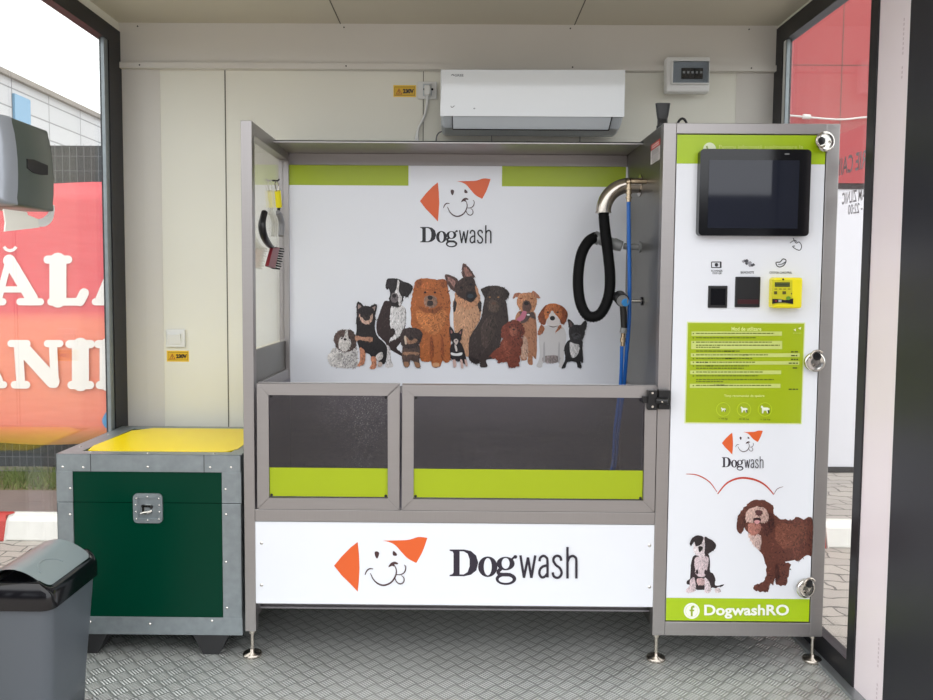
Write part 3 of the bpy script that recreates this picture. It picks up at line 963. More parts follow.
dog(back, YBP, TD, [
 ((204, 202, 202), [(292,350),(285,400),(292,560),(268,632),(308,642),(325,602),(430,602),(432,640),(466,642),(470,560),(487,400),(442,330),(380,330)], .05),
 ((150, 140, 138), [(325,560),(430,560),(428,606),(325,606)], .1), ((178, 176, 178), [(320,470),(330,470),(332,590),(318,600)], .05), ((178, 176, 178), [(430,470),(440,470),(440,600),(428,600)], .05),
 ((160, 98, 66), [(302,330),(278,398),(300,402),(328,360)]), ((160, 98, 66), [(408,386),(440,330),(452,352)]),
 ((132, 68, 38), [(345,182),(302,226),(280,280),(308,326),(336,322),(346,250)]), ((132, 68, 38), [(420,182),(470,202),(498,252),(480,312),(450,322),(435,250)]),
 ((184, 108, 62), [(345,186),(385,172),(436,186),(456,240),(442,290),(402,246),(368,246),(345,300),(326,240)]),
 ((214, 208, 206), [(376,230),(392,230),(404,262),(442,298),(430,338),(362,338),(340,302),(366,262)], .05),
 ((30, 28, 30), (386, 281, 19, 17)), ((40, 24, 20), (352, 237, 9, 6)), ((40, 24, 20), (424, 237, 9, 6)), ((110, 100, 98), [(355,334),(390,342),(432,334),(390,350)])],
 'white beagle with brown ears', B_+.0012)
dog(back, YBP, TD, [
 ((28, 27, 30), [(512,440),(472,500),(480,580),(455,640),(480,646),(498,602),(560,605),(570,642),(600,646),(592,600),(612,606),(606,500),(600,440)]),
 ((28, 27, 30), [(500,300),(515,292),(548,335),(515,366)]), ((28, 27, 30), [(595,335),(626,298),(640,320),(625,370)]),
 ((34, 33, 36), [(510,352),(540,330),(600,335),(622,362),(616,420),(582,460),(532,456),(510,420)]),
 ((58, 56, 60), [(530,400),(562,390),(592,402),(585,430),(540,430)]), ((16, 15, 17), (562, 402, 11, 8)),
 ((208, 205, 205), [(514,460),(550,470),(582,480),(575,538),(545,572),(518,542)]), ((90, 75, 75), [(508,308),(518,305),(532,335),(518,345)])],
 'black french bulldog with a white chest', B_+.0035)

# elbow pipe and hose hook on the cabinet side
YE = 3.02
ep = MB()
xe = P(603.3, 212, YE).x; ze = P(603.3, 212, YE).z; zt_ = P(628, 186, YE).z+.002
rb = P(629, 190, YE).x - xe
pts = []
for i in range(15):
    a = PI/2*i/14
    pts.append((xe+rb*(1-math.cos(a)), YE, ze+(zt_-ze)*math.sin(a)))
pts.append((XB+.002, YE, zt_))
ep.tube(pts, .029, M['satin'], 24, cap=False)
ep.tube([(xe, YE, ze), (xe, YE, ze-.004)], [.0305, .0305], M['satin'], 24)
ep.cyl((XB-.004, YE, zt_), (XB+.001, YE, zt_), .042, M['satin'], 24)
ep.build('air_pipe', station)
hk = MB()
qh = P(629, 247, 3.0)
hk.tube([(XB+.002, 3.0, qh.z), (qh.x, 3.0, qh.z), (qh.x-.02, 3.0, qh.z+.004)], .012, M['nozgrey'], 12)
hk.cyl((XB-.006, 3.0, qh.z), (XB, 3.0, qh.z), .022, M['nozgrey'], 16)
hk.build('nozzle_holder', station)
gh = MB(); qg = P(632, 301, 2.95)
gh.tube([(XB+.002, 2.95, qg.z), (XB-.03, 2.95, qg.z), (P(626, 300, 2.95).x, 2.95, qg.z)], .006, M['chrome'], 10)
gh.cyl((XB-.006, 2.95, qg.z), (XB, 2.95, qg.z), .016, M['black'], 16)
gh.build('gun_hook', station)

# black dryer hose hanging from the pipe
hose = thing('dryer_hose', 'black ribbed dryer hose looped below the steel elbow pipe', 'hose', (xe, YE, ze-.45))
def hp(px, py, Y): return tuple(P(px, py, Y))
path = [(xe, YE, ze+.01), hp(604.5, 225, YE), hp(607.5, 250, 3.0), hp(610, 275, 2.98), hp(608.5, 297, 2.96), hp(600, 314, 2.95), hp(588.5, 316, 2.95), hp(580.5, 303, 2.96), hp(578, 280, 2.98), hp(581, 256, 3.0), hp(588, 242, 3.02), hp(596, 237, 3.04)]
sp_ = spline(path, 12)
hm = MB()
# fine ribs
dense = []
for i in range(len(sp_)-1):
    a_, b2 = Vector(sp_[i]), Vector(sp_[i+1])
    k = max(1, int((b2-a_).length/.0028))
    dense += [a_.lerp(b2, j/k) for j in range(k)]
dense.append(Vector(sp_[-1]))
rr = [.0185+(.0032 if i % 2 else 0) for i in range(len(dense))]
hm.tube(dense, rr, M['rubber'], 16)
hm.build('hose', hose)
nz = MB()
n0, n1, n2 = Vector(hp(593.5, 236.5, 3.045)), Vector(hp(600, 239.5, 3.04)), Vector(hp(622, 246.5, 3.02))
nz.tube([n0, n1], [.024, .025], M['nozgrey'], 20)
nz.tube([n1, n1.lerp(n2, .15), n1.lerp(n2, .6), n1.lerp(n2, .62), n2], [.02, .022, .021, .024, .02], M['nozgrey'], 20)
nz.build('nozzle', hose)

# blue water hose with spray gun
wh = thing('water_hose', 'blue water hose with spray gun hanging inside tub by steel cabinet side', 'hose', (P(626, 400, 2.93).x, 2.93, .515))
hm = MB()
hm.tube(spline([hp(628.5, 196, 2.92), hp(628.8, 230, 2.92), hp(629.5, 280, 2.93), hp(629, 320, 2.95), hp(626, 360, 2.97), hp(623.5, 390, 3.0), hp(618, 430, 3.03), hp(614, 468, 3.05), hp(600, 492, 3.0)], 8), .0075, M['blue'], 12)
hm.build('hose', wh)
hm = MB()
hm.tube(spline([hp(621.8, 346, 2.93), hp(621.5, 365, 2.94), hp(620, 390, 2.96), hp(615, 430, 2.99), hp(612.5, 466, 3.02), hp(604, 490, 3.0)], 8), .007, M['blue'], 12)
hm.build('hose', wh)
fm = MB()
fm.tube([hp(629, 183, 2.92), hp(628.6, 202, 2.92)], .0085, M['brass'], 14)
fm.tube([hp(629, 181.5, 2.92), (XB-.001, 2.92, P(629, 181.5, 2.92).z)], .0095, M['brass'], 14)
fm.sphere(hp(629, 182, 2.92), .012, M['brass'])
for k in range(3): fm.cyl(hp(628.8, 188+k*4.5, 2.92), hp(628.8, 189.6+k*4.5, 2.92), .0115, M['brass'], 8)
fm.build('wall_fitting', wh)
gm = MB()
gm.tube([hp(622.5, 304, 2.915), hp(623.5, 312, 2.92), hp(624, 328, 2.925)], [.011, .0125, .012], M['black'], 14)
c0, c1 = Vector(hp(619.5, 297, 2.94)), Vector(hp(622.5, 300.5, 2.89))
gm.cyl(c0, c1, .025, M['black'], 24)
gm.cyl(c0.lerp(c1, .7), c0.lerp(c1, 1.1), .021, M['nozgrey'], 24)
gun = gm.build('spray_gun', wh)
cm_ = MB(); cc = Vector(hp(626, 302.5, 2.885)); cm_.cyl(Vector(hp(623.5, 301.5, 2.90)), cc, .015, M['bluecap'], 16); cm_.build('nozzle_cap', gun)
fm = MB()
fm.tube([hp(624, 328, 2.925), hp(623, 333, 2.925)], .013, M['nozgrey'], 14)
fm.tube([hp(623, 333, 2.925), hp(622.6, 346, 2.93)], .0075, M['brass'], 12)
fm.cyl(hp(622.9, 338, 2.925), hp(622.8, 342, 2.925), .0105, M['brass'], 8)
fm.build('coupling', wh)

# warning sticker on the cabinet side
ps = Print(lambda x, y, k: Vector((XB-k, x, y)), base=.0006)
ps.T(0, 0, 1)
sa = PX(651, 147, XB); sb_ = PX(660.5, 138, XB); sc_ = PX(651.3, 165.5, XB)
y0_, y1_ = sb_.y, sa.y; zt1 = PX(655.5, 142, XB).z; zb1 = PX(655.5, 162, XB).z
hh = (zt1-zb1)/3
ps.rect(y0_, zt1, y1_, zt1-hh*.9, (196, 52, 44)); ps.k -= ps.step
ps.rect(y0_, zt1-hh*.95, y1_, zt1-2*hh, (216, 212, 210)); ps.k -= ps.step
ps.rect(y0_, zt1-hh*2.1, y1_, zb1, (216, 212, 210))
wd = y1_-y0_
for r in range(2):
    z_ = zt1-hh*(.25+r*.3)
    ps.rect(y0_+wd*.12, z_, y1_-wd*.12, z_-hh*.12, (240, 230, 225)); ps.k -= ps.step
for r in range(3):
    z_ = zt1-hh*(1.15+r*.25); ps.rect(y0_+wd*.15, z_, y1_-wd*.15, z_-hh*.1, (50, 46, 50)); ps.k -= ps.step
for r in range(3):
    z_ = zt1-hh*(2.3+r*.22); ps.rect(y0_+wd*.15, z_, y1_-wd*.2, z_-hh*.08, (120, 116, 120)); ps.k -= ps.step
ps.build('warning_sticker', station)

# ------------------------------------------------------------------ cabinet door panel and its fittings
px0, px1 = XB+TW+.009, XC-TW-.009
cdp = MB(); cdp.box(px0, px1, Y0+.003, Y0+.012, .152, 1.844, M['panel']); cpanel = cdp.build('cabinet_panel', station)
YC = Y0+.003
pr = Print(planeY(YC)); LM = (168, 198, 12)
zg1 = P(750, 164, YC).z; zg2 = P(739, 598.4, YC).z
wrect(pr, YC, px0, px1, zg1, 1.844, LM); pr.build('lime_band', cpanel); pr = Print(planeY(YC)); wrect(pr, YC, px0, px1, .152, zg2, LM)
pr.build('lime_band', cpanel)
pr = Print(planeY(YC), base=.0008); pr.T(0, 0, 1)
pr.text('Pentru informatii suplimentare la', 719, 145, 803, 150, (214, 226, 130), 0)
pr.ell(709.5, 149, 6.4, 6.4, (226, 236, 200)); pr.stroke([(706.5, 146), (708, 150), (711, 152)], 1.6, (140, 160, 60))
pr.build('printed_header', cpanel)
pr = Print(planeY(YC)); pr.T(0, 0, 1); K = (60, 60, 66)
pr.stroke([(790, 243), (794, 240.5), (797, 241.5)], .7, K)
pr.stroke([(793, 238), (796, 243), (799, 242), (801.5, 246), (800, 250), (796.5, 249.5), (792.5, 246.5), (795, 246)], .8, K)
pr.build('printed_hand_icon', cpanel)
pr = Print(planeY(YC)); pr.T(0, 0, 1); K = (40, 40, 46)
for a_, b2 in (((711.5, 262), (711.5, 267.6)), ((711.5, 267.6), (721, 267.6)), ((721, 267.6), (721, 262)), ((721, 262), (711.5, 262))): pr.stroke([a_, b2], .9, K)
pr.rect(719.8, 262, 721.2, 267.6, K); pr.ell(716.3, 264.8, 1.7, 1.9, K)
pr.text('SCANNER', 711, 269.8, 722.5, 271.8, K, .01); pr.text('COD QR', 712.2, 272.4, 721.5, 274.4, K, .01)
pr.build('printed_scanner_icon', cpanel); pr = Print(planeY(YC)); pr.T(0, 0, 1)
for r in range(3):
    for c in range(2):
        x, y = 741.5+r*3.2+c*2.2, 260+r*2.1-c*.3
        pr.poly([(x, y+1), (x+3.4, y-.8), (x+5, y+1.2), (x+1.6, y+3)], (70, 70, 76) if (r+c) % 2 else (150, 150, 156))
pr.text('BANCNOTE', 740.5, 271.2, 753.8, 273.6, K, .01)
pr.build('printed_banknote_icon', cpanel); pr = Print(planeY(YC)); pr.T(0, 0, 1)
pr.stroke([(777, 266), (776, 262.5), (780, 262), (783, 259), (786, 260.5), (784, 265), (780, 267), (777, 266)], 1, K)
pr.stroke([(778, 264.5), (782, 264), (785, 262)], .8, K)
pr.text('CITITOR CARD/PREL', 769.4, 271.6, 792, 273.8, K, .01)
pr.build('printed_card_icon', cpanel)

def boxpx(name, par, x0, y0, x1, y1, yf, yb, m, bev=.002):
    a_, b2, c2_, d2 = rect_on(Y0, x0, y0, x1, y1)
    return box(name, par, a_, b2, yf, yb, c2_, d2, m, bev)
sc1 = boxpx('code_scanner', station, 708.2, 285.8, 727.2, 307.8, YC-.006, YC+.002, M['black'])
s2 = MB(); a_, b2, c2_, d2 = rect_on(Y0, 710.5, 288.5, 725, 305)
s2.box(a_, b2, YC-.0075, YC-.006, c2_, d2, M['bezel']); s2.build('scanner_window', sc1)
nt_ = boxpx('banknote_reader', station, 735.2, 276.8, 759.8, 307.2, YC-.008, YC+.002, M['black'])
boxpx('slot_strip', nt_, 737, 299.5, 758, 304, YC-.0095, YC-.008, plain('dark_red_slot', (58, 14, 20), .3), .0005)  # plain dark red strip along the banknote slot
tm = boxpx('card_terminal', station, 768.6, 277.6, 797.6, 308, YC-.045, YC+.002, M['yellowt'], .008)
YT = YC-.045
pt = Print(planeY(YT), base=.0006); pt.T(690.4, 250.2, 1/7.85)
pt.rect(640, 235, 800, 425, (206, 200, 40))
pt.rect(662, 252, 780, 288, (64, 72, 40)); pt.stroke([(668, 262), (775, 262)], 3, (110, 120, 60)); pt.stroke([(668, 276), (775, 276)], 3, (100, 110, 55))
for k in range(4): pt.rect(660+k*34, 302, 680+k*34, 308, (110, 104, 30))
pt.rect(655, 322, 678, 346, (92, 88, 40)); pt.rect(720, 322, 748, 346, (92, 88, 40)); pt.poly([(785, 335), (796, 335), (792, 352)], (60, 60, 40))
pt.poly([(640, 382), (700, 384), (740, 392), (803, 378), (803, 422), (740, 412), (690, 412), (640, 420)], (34, 30, 34))
pt.rect(688, 388, 712, 406, (176, 176, 176)); pt.ell(668, 398, 8, 7, (140, 40, 50)); pt.ell(765, 376, 18, 15, (104, 150, 50)); pt.ell(724, 229, 8, 8, (60, 50, 20))
pt.build('terminal_face', tm)

# tablet
tablet_z0 = P(751, 236.4, Y0).z; tablet_z1 = P(752, 150.5, Y0).z
tx0, tx1 = P(697, 193, Y0).x, P(806.5, 193, Y0).x
def rrect(x0, x1, z0, z1, r, y, n=5):
    pts = []
    for cx, cz, a0 in ((x1-r, z1-r, 0), (x0+r, z1-r, PI/2), (x0+r, z0+r, PI), (x1-r, z0+r, 3*PI/2)):
        for i in range(n+1):
            a = a0+PI/2*i/n; pts.append((cx+r*math.cos(a), y, cz+r*math.sin(a)))
    return pts
tbm = MB(); tbm.prism(rrect(tx0, tx1, tablet_z0, tablet_z1, .014, Y0-.028), (0, .031, 0), M['bezel'])
tab = tbm.build('touchscreen', station, .002)
a_, b2, c2_, d2 = rect_on(Y0-.028, 708.3, 160.2, 798.4, 228.3)
box('screen', tab, a_, b2, Y0-.0292, Y0-.028, c2_, d2, M['screen'])
q = P(787, 154, Y0-.028); sm_ = MB(); sm_.box(q.x-.008, q.x+.008, Y0-.029, Y0-.028, q.z-.002, q.z+.002, M['nozgrey']); sm_.build('camera_dot', tab)

# instruction board
ib = MB()
i0, i1 = P(686.8, 372, YC).x, P(802.2, 372, YC).x; iz0, iz1 = P(744, 422.6, YC).z, P(744, 323.3, YC).z
ib.box(i0-.004, i1+.004, YC-.0012, YC, iz0-.004, iz1+.004, plain('pale_lime_border', (214, 224, 160), .3))
ib.box(i0, i1, YC-.002, YC, iz0, iz1, M['limeboard'] if 'limeboard' in M else plain('lime_board', (160, 180, 12), .3, var=.03))
iboard = ib.build('instruction_board', station)
pt = Print(planeY(YC), base=.0026); PL = (198, 210, 120); DK = (96, 110, 20); D2 = (60, 70, 20)
pt.T(680, 310, 1/5.831)
for (x0, y0, x1, y1) in ((66,125,593,150),(64,180,594,228),(62,252,696,274),(60,298,694,318),(58,352,588,374),(56,430,584,454)): pt.rect(x0, y0, x1, y1, PL); pt.k -= pt.step
pt.k += pt.step
for i, (x0, x1, y) in enumerate(((92,548,133),(92,440,158),(92,535,184),(92,580,202),(92,230,214),(92,350,236),(92,510,258),(92,420,279),(170,436,301),(92,400,322),(92,370,336),(92,480,358),(92,455,380),(92,545,402),(92,250,414),(92,530,436))):
    pt.greek(x0, x1, y, 6, DK, i); pt.k -= pt.step
for x0, x1, y in ((255,315,236),(362,402,258),(262,306,279),(92,163,301),(155,190,322),(195,258,434),(645,686,240),(645,686,262),(645,686,284),(632,686,306),(655,686,334),(632,686,458)): pt.greek(x0, x1, y, 7, D2, int(x0+y)); pt.k -= pt.step
pt.k += pt.step*2
for i, y in enumerate((133, 158, 184, 258, 279, 301, 322, 358, 380, 436)): pt.ell(76, y+4, 4, 4, DK); pt.k -= pt.step
pt.k += pt.step
pt.text('Mod de utilizare', 298, 98, 472, 121, (226, 238, 140), .02)
pt.text('Timp recomandat de spalare', 255, 492, 490, 510, (226, 238, 140), .015)
for cx, sz in ((250, 15), (370, 22), (492, 28)):
    pt.ell(cx, 579, 42, 42, (186, 206, 40), (cx, 579, 37, 37))
    W_ = (232, 238, 214)
    s = sz/28
    pt.poly([(cx-26*s, 579-14*s), (cx-18*s, 579-24*s), (cx-8*s, 579-12*s), (cx+16*s, 579-12*s), (cx+28*s, 579-4*s), (cx+22*s, 579+6*s), (cx+20*s, 579+22*s), (cx+12*s, 579+22*s), (cx+8*s, 579+6*s), (cx-6*s, 579+6*s), (cx-10*s, 579+22*s), (cx-18*s, 579+22*s), (cx-18*s, 579-6*s)], W_)
    pt.poly([(cx+14*s, 579+2*s), (cx+24*s, 579+4*s), (cx+26*s, 579+22*s), (cx+19*s, 579+22*s)], (50, 60, 30)); pt.k -= pt.step
pt.text('< 10 kg', 222, 628, 274, 638, D2, .01); pt.text('10-25 kg', 342, 630, 398, 640, D2, .01); pt.text('> 25 kg', 465, 632, 522, 642, D2, .01)
WH = (236, 240, 200)
pt.poly([(658, 115), (670, 107), (671, 124)], WH); pt.poly([(684, 106), (702, 98), (698, 114)], WH); pt.greek(654, 704, 132, 4, (190, 205, 90), 5)
pt.build('printed_instructions', iboard)

pr = Print(planeY(YC)); logo(pr, (721.8-65*.061, 430.4-85*.0613, .061, .0613)); pr.build('printed_logo', cpanel)
pr = Print(planeY(YC)); dogword(pr, (721.8-60*.0518, 457.2-90*.06, .0518, .06)); pr.build('printed_lettering', cpanel)
pr = Print(planeY(YC)); pr.T(0, 0, 1)
RD = (190, 62, 44)
pr.stroke([(686, 474), (697, 475), (709, 481.5), (717, 492)], (.5, 1.2), RD)
pr.stroke([(717.5, 494), (727, 483), (740, 478), (754, 479.5), (765, 485), (773.8, 494.5)], (1, 2.0), RD)
pr.stroke([(773.8, 494.5), (777, 489), (783, 486.5)], (.4, .8), (150, 130, 130))
pr.build('printed_swoosh', cpanel)
BR = (94, 52, 42)
pxr = P(811, 540, YC).x
def clipE(pts):
    return [(min(x, 470), y) for x, y in pts]
dog(cpanel, YC, TE, [
 (BR, clipE([(120,112),(84,165),(76,250),(98,278),(118,240),(140,270),(180,340),(225,400),(258,470),(262,540),(232,590),(186,608),(188,636),(230,646),(272,645),(282,602),(308,602),(322,562),(328,602),(380,606),(402,545),(416,470),(372,462),(450,440),(470,432),(470,188),(430,188),(370,186),(318,160),(300,100),(250,66),(180,64)]), .55, 5),
 (BR, [(440,188),(500,187),(553,184),(550,405),(520,412),(440,442)], .55, 3),
 ((112, 66, 52), [(330,220),(430,215),(520,230),(500,330),(400,380),(330,330)], .5, 5),
 ((202, 176, 168), [(148,280),(228,290),(222,380),(205,372),(178,345)], .12, 3),
 ((74, 38, 32), [(240,160),(300,150),(310,240),(260,290),(230,250)], .5, 4),
 ((196, 164, 154), [(150,122),(210,104),(262,128),(276,188),(232,208),(140,202),(132,162)], .15, 3),
 ((168, 112, 100), [(150,215),(220,215),(225,260),(180,290),(150,262)], .3, 3),
 ((88, 54, 54), [(190,132),(215,126),(238,136),(228,160),(200,158)], .1, 0),
 ((50, 26, 28), [(178,182),(205,174),(228,184),(215,212),(188,212)], .1, 0), ((206, 150, 152), [(184,196),(205,190),(222,198),(208,214),(192,212)], .1, 0),
 ((66, 34, 28), [(320,480),(332,470),(345,540),(326,590),(316,540)], .4, 2), ((86, 46, 36), [(80,165),(118,150),(125,220),(100,276),(78,250)], .5, 3)],
 'curly brown dog standing side on', .0006)
dog(cpanel, YC, TG, [
 ((42, 30, 34), [(180,285),(150,360),(145,430),(140,500),(112,520),(114,552),(180,565),(200,602),(270,604),(350,584),(380,592),(400,578),(440,572),(458,552),(400,566),(372,556),(376,500),(352,450),(326,430),(326,330),(300,268)], .15, 1.5),
 ((210, 192, 196), [(185,312),(240,290),(310,300),(302,400),(272,480),(205,470),(186,400)]),
 ((42, 30, 34), (205, 436, 13, 22)), ((42, 30, 34), (285, 440, 13, 24)),
 ((216, 196, 200), [(140,512),(180,490),(192,602),(150,628),(106,626),(104,600),(135,570)]), ((216, 200, 204), [(275,490),(318,530),(332,618),(278,628),(276,560)]),
 ((200, 168, 168), [(205,500),(268,500),(270,556),(210,552)]), ((212, 198, 200), [(370,592),(412,588),(424,622),(380,628)]),
 ((224, 212, 216), [(265,110),(285,122),(275,180),(276,278),(240,292),(192,272),(170,240),(180,150),(196,196),(236,180)]),
 ((38, 27, 31), [(200,96),(155,125),(136,170),(150,190),(180,150),(192,194),(240,178),(262,112)], .1), ((38, 27, 31), [(276,108),(312,124),(345,140),(382,186),(362,230),(312,262),(292,282),(274,262),(278,180)], .1),
 ((26, 20, 22), [(216,200),(238,194),(258,206),(248,232),(228,252),(218,232)], .02, 0)],
 'black and white great dane puppy sitting', .0006)
pr = Print(planeY(YC), base=.0009); pr.T(0, 0, 1)
pr.ell(691.6, 610.8, 8, 8, (244, 247, 236)); pr.ell(691.6, 610.8, 6.2, 6.2, (206, 220, 120)); pr.ell(691.6, 610.8, 5.9, 5.9, (244, 247, 236))
pr.stroke([(694.3, 606.6), (692, 606.8), (691.6, 609), (691.6, 616)], 1.9, (150, 175, 20)); pr.stroke([(689.4, 610.2), (694, 610.2)], 1.5, (150, 175, 20))
pr.text('DogwashRO', 704, 604.3, 788.7, 618.4, (244, 247, 236), .03)
pr.build('printed_handle', cpanel)

# padlocks
def padlock():
    r = thing('padlock', '', 'padlock', (0, 0, 0), None)
    m = Matrix.Rotation(PI/2, 4, 'X')     # axis towards -Y
    b_ = MB()
    b_.lathe([(0, -.011), (.028, -.011), (.033, -.007), (.0345, -.002), (.0345, .003), (.033, .007), (.028, .010), (.026, .0092), (.012, .0092), (0, .0092)], m, M['chrome'], 40)
    b_.build('body', r)
    k = MB()
    k.lathe([(0, .0102), (.0135, .0102), (.0135, .009)], Matrix.Translation((-.012, 0, .016)) @ m, M['dark'], 20)
    k.prism([(-.030, -.0102, .024), (-.012, -.0102, .030), (-.004, -.0102, .018), (-.018, -.0102, .006), (-.030, -.0102, .012)], (0, .002, 0), M['dark'])
    k.build('shackle_notch', r)
    s = MB()
    s.tube([(-.034+.0*i, 0, 0) if False else (-.012+.02*math.cos(a), -.0115, .016+.02*math.sin(a)) for i, a in enumerate([PI*.5+PI*.9*t/10 for t in range(11)])], .0042, M['satin'], 10)
    s.build('shackle', r)
    c = MB(); c.cyl((.006, -.0085, -.010), (.006, -.0105, -.010), .006, M['satin'], 14); c.box(.0045, .0075, -.011, -.0105, -.014, -.006, M['dark']); c.build('key_cylinder', r)
    return r
lk = padlock()
spots = [(825.5, 141.5, (.0, -.9, .2), 'round steel padlock at top right corner of cabinet'),
         (815, 362, (0, .9, -.1), 'round steel padlock at mid height beside the lime instruction board'),
         (805.8, 588.5, (0, 1.1, .2), 'round steel padlock just above the lime strip at cabinet foot')]
for i, (px, py, rot, lab) in enumerate(spots):
    q = P(px, py, Y0-.02)
    o = lk if i == 0 else dup(lk, (0, 0, 0))
    o.location = (q.x, Y0-.016, q.z); o.rotation_euler = rot; o['label'] = lab; o['group'] = 'padlocks on the cabinet door'
for px, py in ((825.5, 141.5), (815, 362), (805.8, 588.5)):
    q = P(px, py, Y0); h_ = MB()
    h_.box(q.x-.014, q.x+.014, Y0-.006, Y0+.0025, q.z-.01, q.z+.014, M['satin']); h_.build('hasp', station, .002)

# things standing on the cabinet roof
zt2 = ZTOP
nr = thing('dryer_nozzle', 'black flat dryer nozzle standing upright on cabinet roof', 'nozzle', (P(663, 122, 2.95).x+.03, 2.85, zt2))
nx, ny = P(662.5, 120, 2.85).x, 2.85
ztn = P(662.5, 103.4, 2.85).z
mm_ = MB(); vs = []; prof = [(.012, .020, 0), (.014, .02, .02), (.017, .018, .03), (.017, .014, .045), (.021, .012, (ztn-zt2)*.6), (.027, .010, ztn-zt2)]
for hx, hy, h in prof:
    for i in range(16):
        a = 2*PI*i/16
        cx_ = math.copysign(abs(math.cos(a))**.6, math.cos(a)); sy_ = math.copysign(abs(math.sin(a))**.6, math.sin(a))
        vs.append((nx+hx*cx_, ny+hy*sy_, zt2+h))
fs = [(r*16+i, r*16+(i+1) % 16, (r+1)*16+(i+1) % 16, (r+1)*16+i) for r in range(len(prof)-1) for i in range(16)]
fs += [tuple(range(16))[::-1], tuple(range(16*(len(prof)-1), 16*len(prof)))]
mm_.add(vs, fs, M['black'], False); mm_.build('nozzle_body', nr, .001)
cc_ = MB(); cc_.cyl((nx, ny, zt2), (nx, ny, zt2+.022), .021, M['black'], 18); cc_.build('collar', nr)
ca = MB(); pa = P(676, 123, 2.9); pb = P(688.5, 123, 2.9)
arc = [(pa.x+(pb.x-pa.x)*t/12, 2.9, zt2+.0045+(P(682, 119.8, 2.9).z-zt2)*math.sin(PI*t/12)**.45) for t in range(13)]
arc = [(pa.x-.03, 2.98, zt2+.0045)]+arc+[(pb.x+.03, 2.98, zt2+.0045)]
ca.tube(arc, .0045, M['black'], 10)
tag(ca.build('cable'), 'black cable arching up from the cabinet roof', 'cable')

# grooming tools on the left glass
XG = XA+.021
br_ = thing('grooming_brush', 'black handled brush with red head hanging on the clear side panel', 'brush', (XG+.02, 2.95, P(270, 250, 2.95).z))
def gp(px, py, X=XG+.022): return tuple(PX(px, py, X))
hb = MB()
hb.tube(spline([gp(264.5, 212.5), gp(262, 225), gp(264, 236), gp(268.5, 244), gp(273, 248)], 5), [.012, .012, .012, .012, .013, .014, .014, .014, .014, .014, .014, .013, .013, .013, .012, .012, .011, .010, .009, .008, .008], M['black'], 12)
hb.build('handle', br_)
hd = MB()
a1, a2, a3, a4 = [Vector(gp(*p)) for p in ((270, 248), (276.5, 247.5), (272, 268), (265, 266))]
hd.prism([a1, a2, a3, a4], (.012, 0, 0), M['brushred']); hd.build('head', br_, .001)
bs = MB()
for i in range(9):
    t = i/8
    p0 = a2.lerp(a3, t)+Vector((.006, 0, 0)); p1 = Vector(gp(280.5-4*t+.8*(i % 2), 249+20*t))+Vector((.012, 0, 0))
    p0b = p0.lerp(Vector(gp(271+3*(1-t), 249+18*t)), .5)
    bs.tube([p0b, p1], [.0055, .0026], M['rubber'], 6)
bs.build('bristles', br_)
rk = thing('grooming_rake', 'yellow and grey undercoat comb hanging from a hook on the clear panel', 'comb', (XG+.02, 3.1, P(279, 205, 3.1).z))
X2 = XG+.014
def g2(px, py): return tuple(PX(px, py, X2))
rb_ = MB(); rb_.tube([g2(277.5, 191), g2(279, 207)], [.0125, .0125], M['yellowt'], 12); rb_.build('yellow_grip', rk)
rb_ = MB(); rb_.tube(spline([g2(278, 212), g2(281.5, 222), g2(281, 236)], 4), [.009]+[.012]*7+[.011], M['toolgrey'], 12); rb_.build('handle', rk)
rb_ = MB(); rb_.tube(spline([g2(276.6, 191), g2(275, 184), g2(276.5, 180.5), g2(278.5, 184), g2(278.5, 191)], 5), .0022, M['satin'], 8); rb_.build('wire_loop', rk); rb_ = MB(); rb_.tube([g2(279, 207), g2(278.4, 212)], .006, M['dark'], 8); rb_.build('neck', rk)
hk2 = MB(); qk = Vector(g2(276.3, 181)); hk2.tube([(XG-.002, qk.y, qk.z+.002), (XG+.02, qk.y, qk.z+.001), (XG+.026, qk.y, qk.z+.008)], .0035, M['black'], 8); hk2.build('tool_hook', station)
cs = MB()
for k in range(8): cs.tube([Vector(g2(280.5+.2*k, 214+k*2.8)), Vector(g2(280.5+.2*k, 214+k*2.8))+Vector((.009, -.002, 0))], .0012, M['satin'], 5)
cs.build('comb_teeth', rk)

# ------------------------------------------------------------------ flight case
cx0, cx1, cy0, cy1, cz0, cz1 = -1.424, -.768, 2.715, 3.265, .072, .724
fc = thing('storage_case', 'dark green flight case with galvanised edges and yellow lid, beside dog wash', 'case', ((cx0+cx1)/2, (cy0+cy1)/2, 0))
zl = P(150, 503, cy0).z      # lid split
G = M['galv']
body = MB(); body.box(cx0+.004, cx1-.004, cy0+.004, cy1-.004, cz0+.004, zl-.001, M['greenp'])
body.build('case_body', fc)
lid = MB(); lid.box(cx0+.004, cx1-.004, cy0+.004, cy1-.004, zl+.001, cz1-.003, M['greenp']); lido = lid.build('lid', fc)
a = .05
yl = MB(); t = cz1-.0029
oct_ = [(cx0+.075+.06, cy0+a), (cx1-.07, cy0+a), (cx1-a+.01, cy0+a+.05), (cx1-a+.01, cy1-.06-.03), (cx1-a-.02, cy1-a), (cx0+a+.1, cy1-a), (cx0+a+.035, cy1-a-.06), (cx0+a+.02, cy0+.14), (cx0+.085, cy0+a+.015)]
yl.prism([(x, y, t) for x, y in oct_], (0, 0, .0042), M['yellowp']); yl.build('yellow_top', lido)
def trim(name, parts_, par):
    m_ = MB()
    for q_ in parts_: m_.box(*q_, G)
    return m_.build(name, par, .0012)
w = .054
xl1 = P(73.8, 540, cy0).x; xr0 = P(222.3, 540, cy0).x
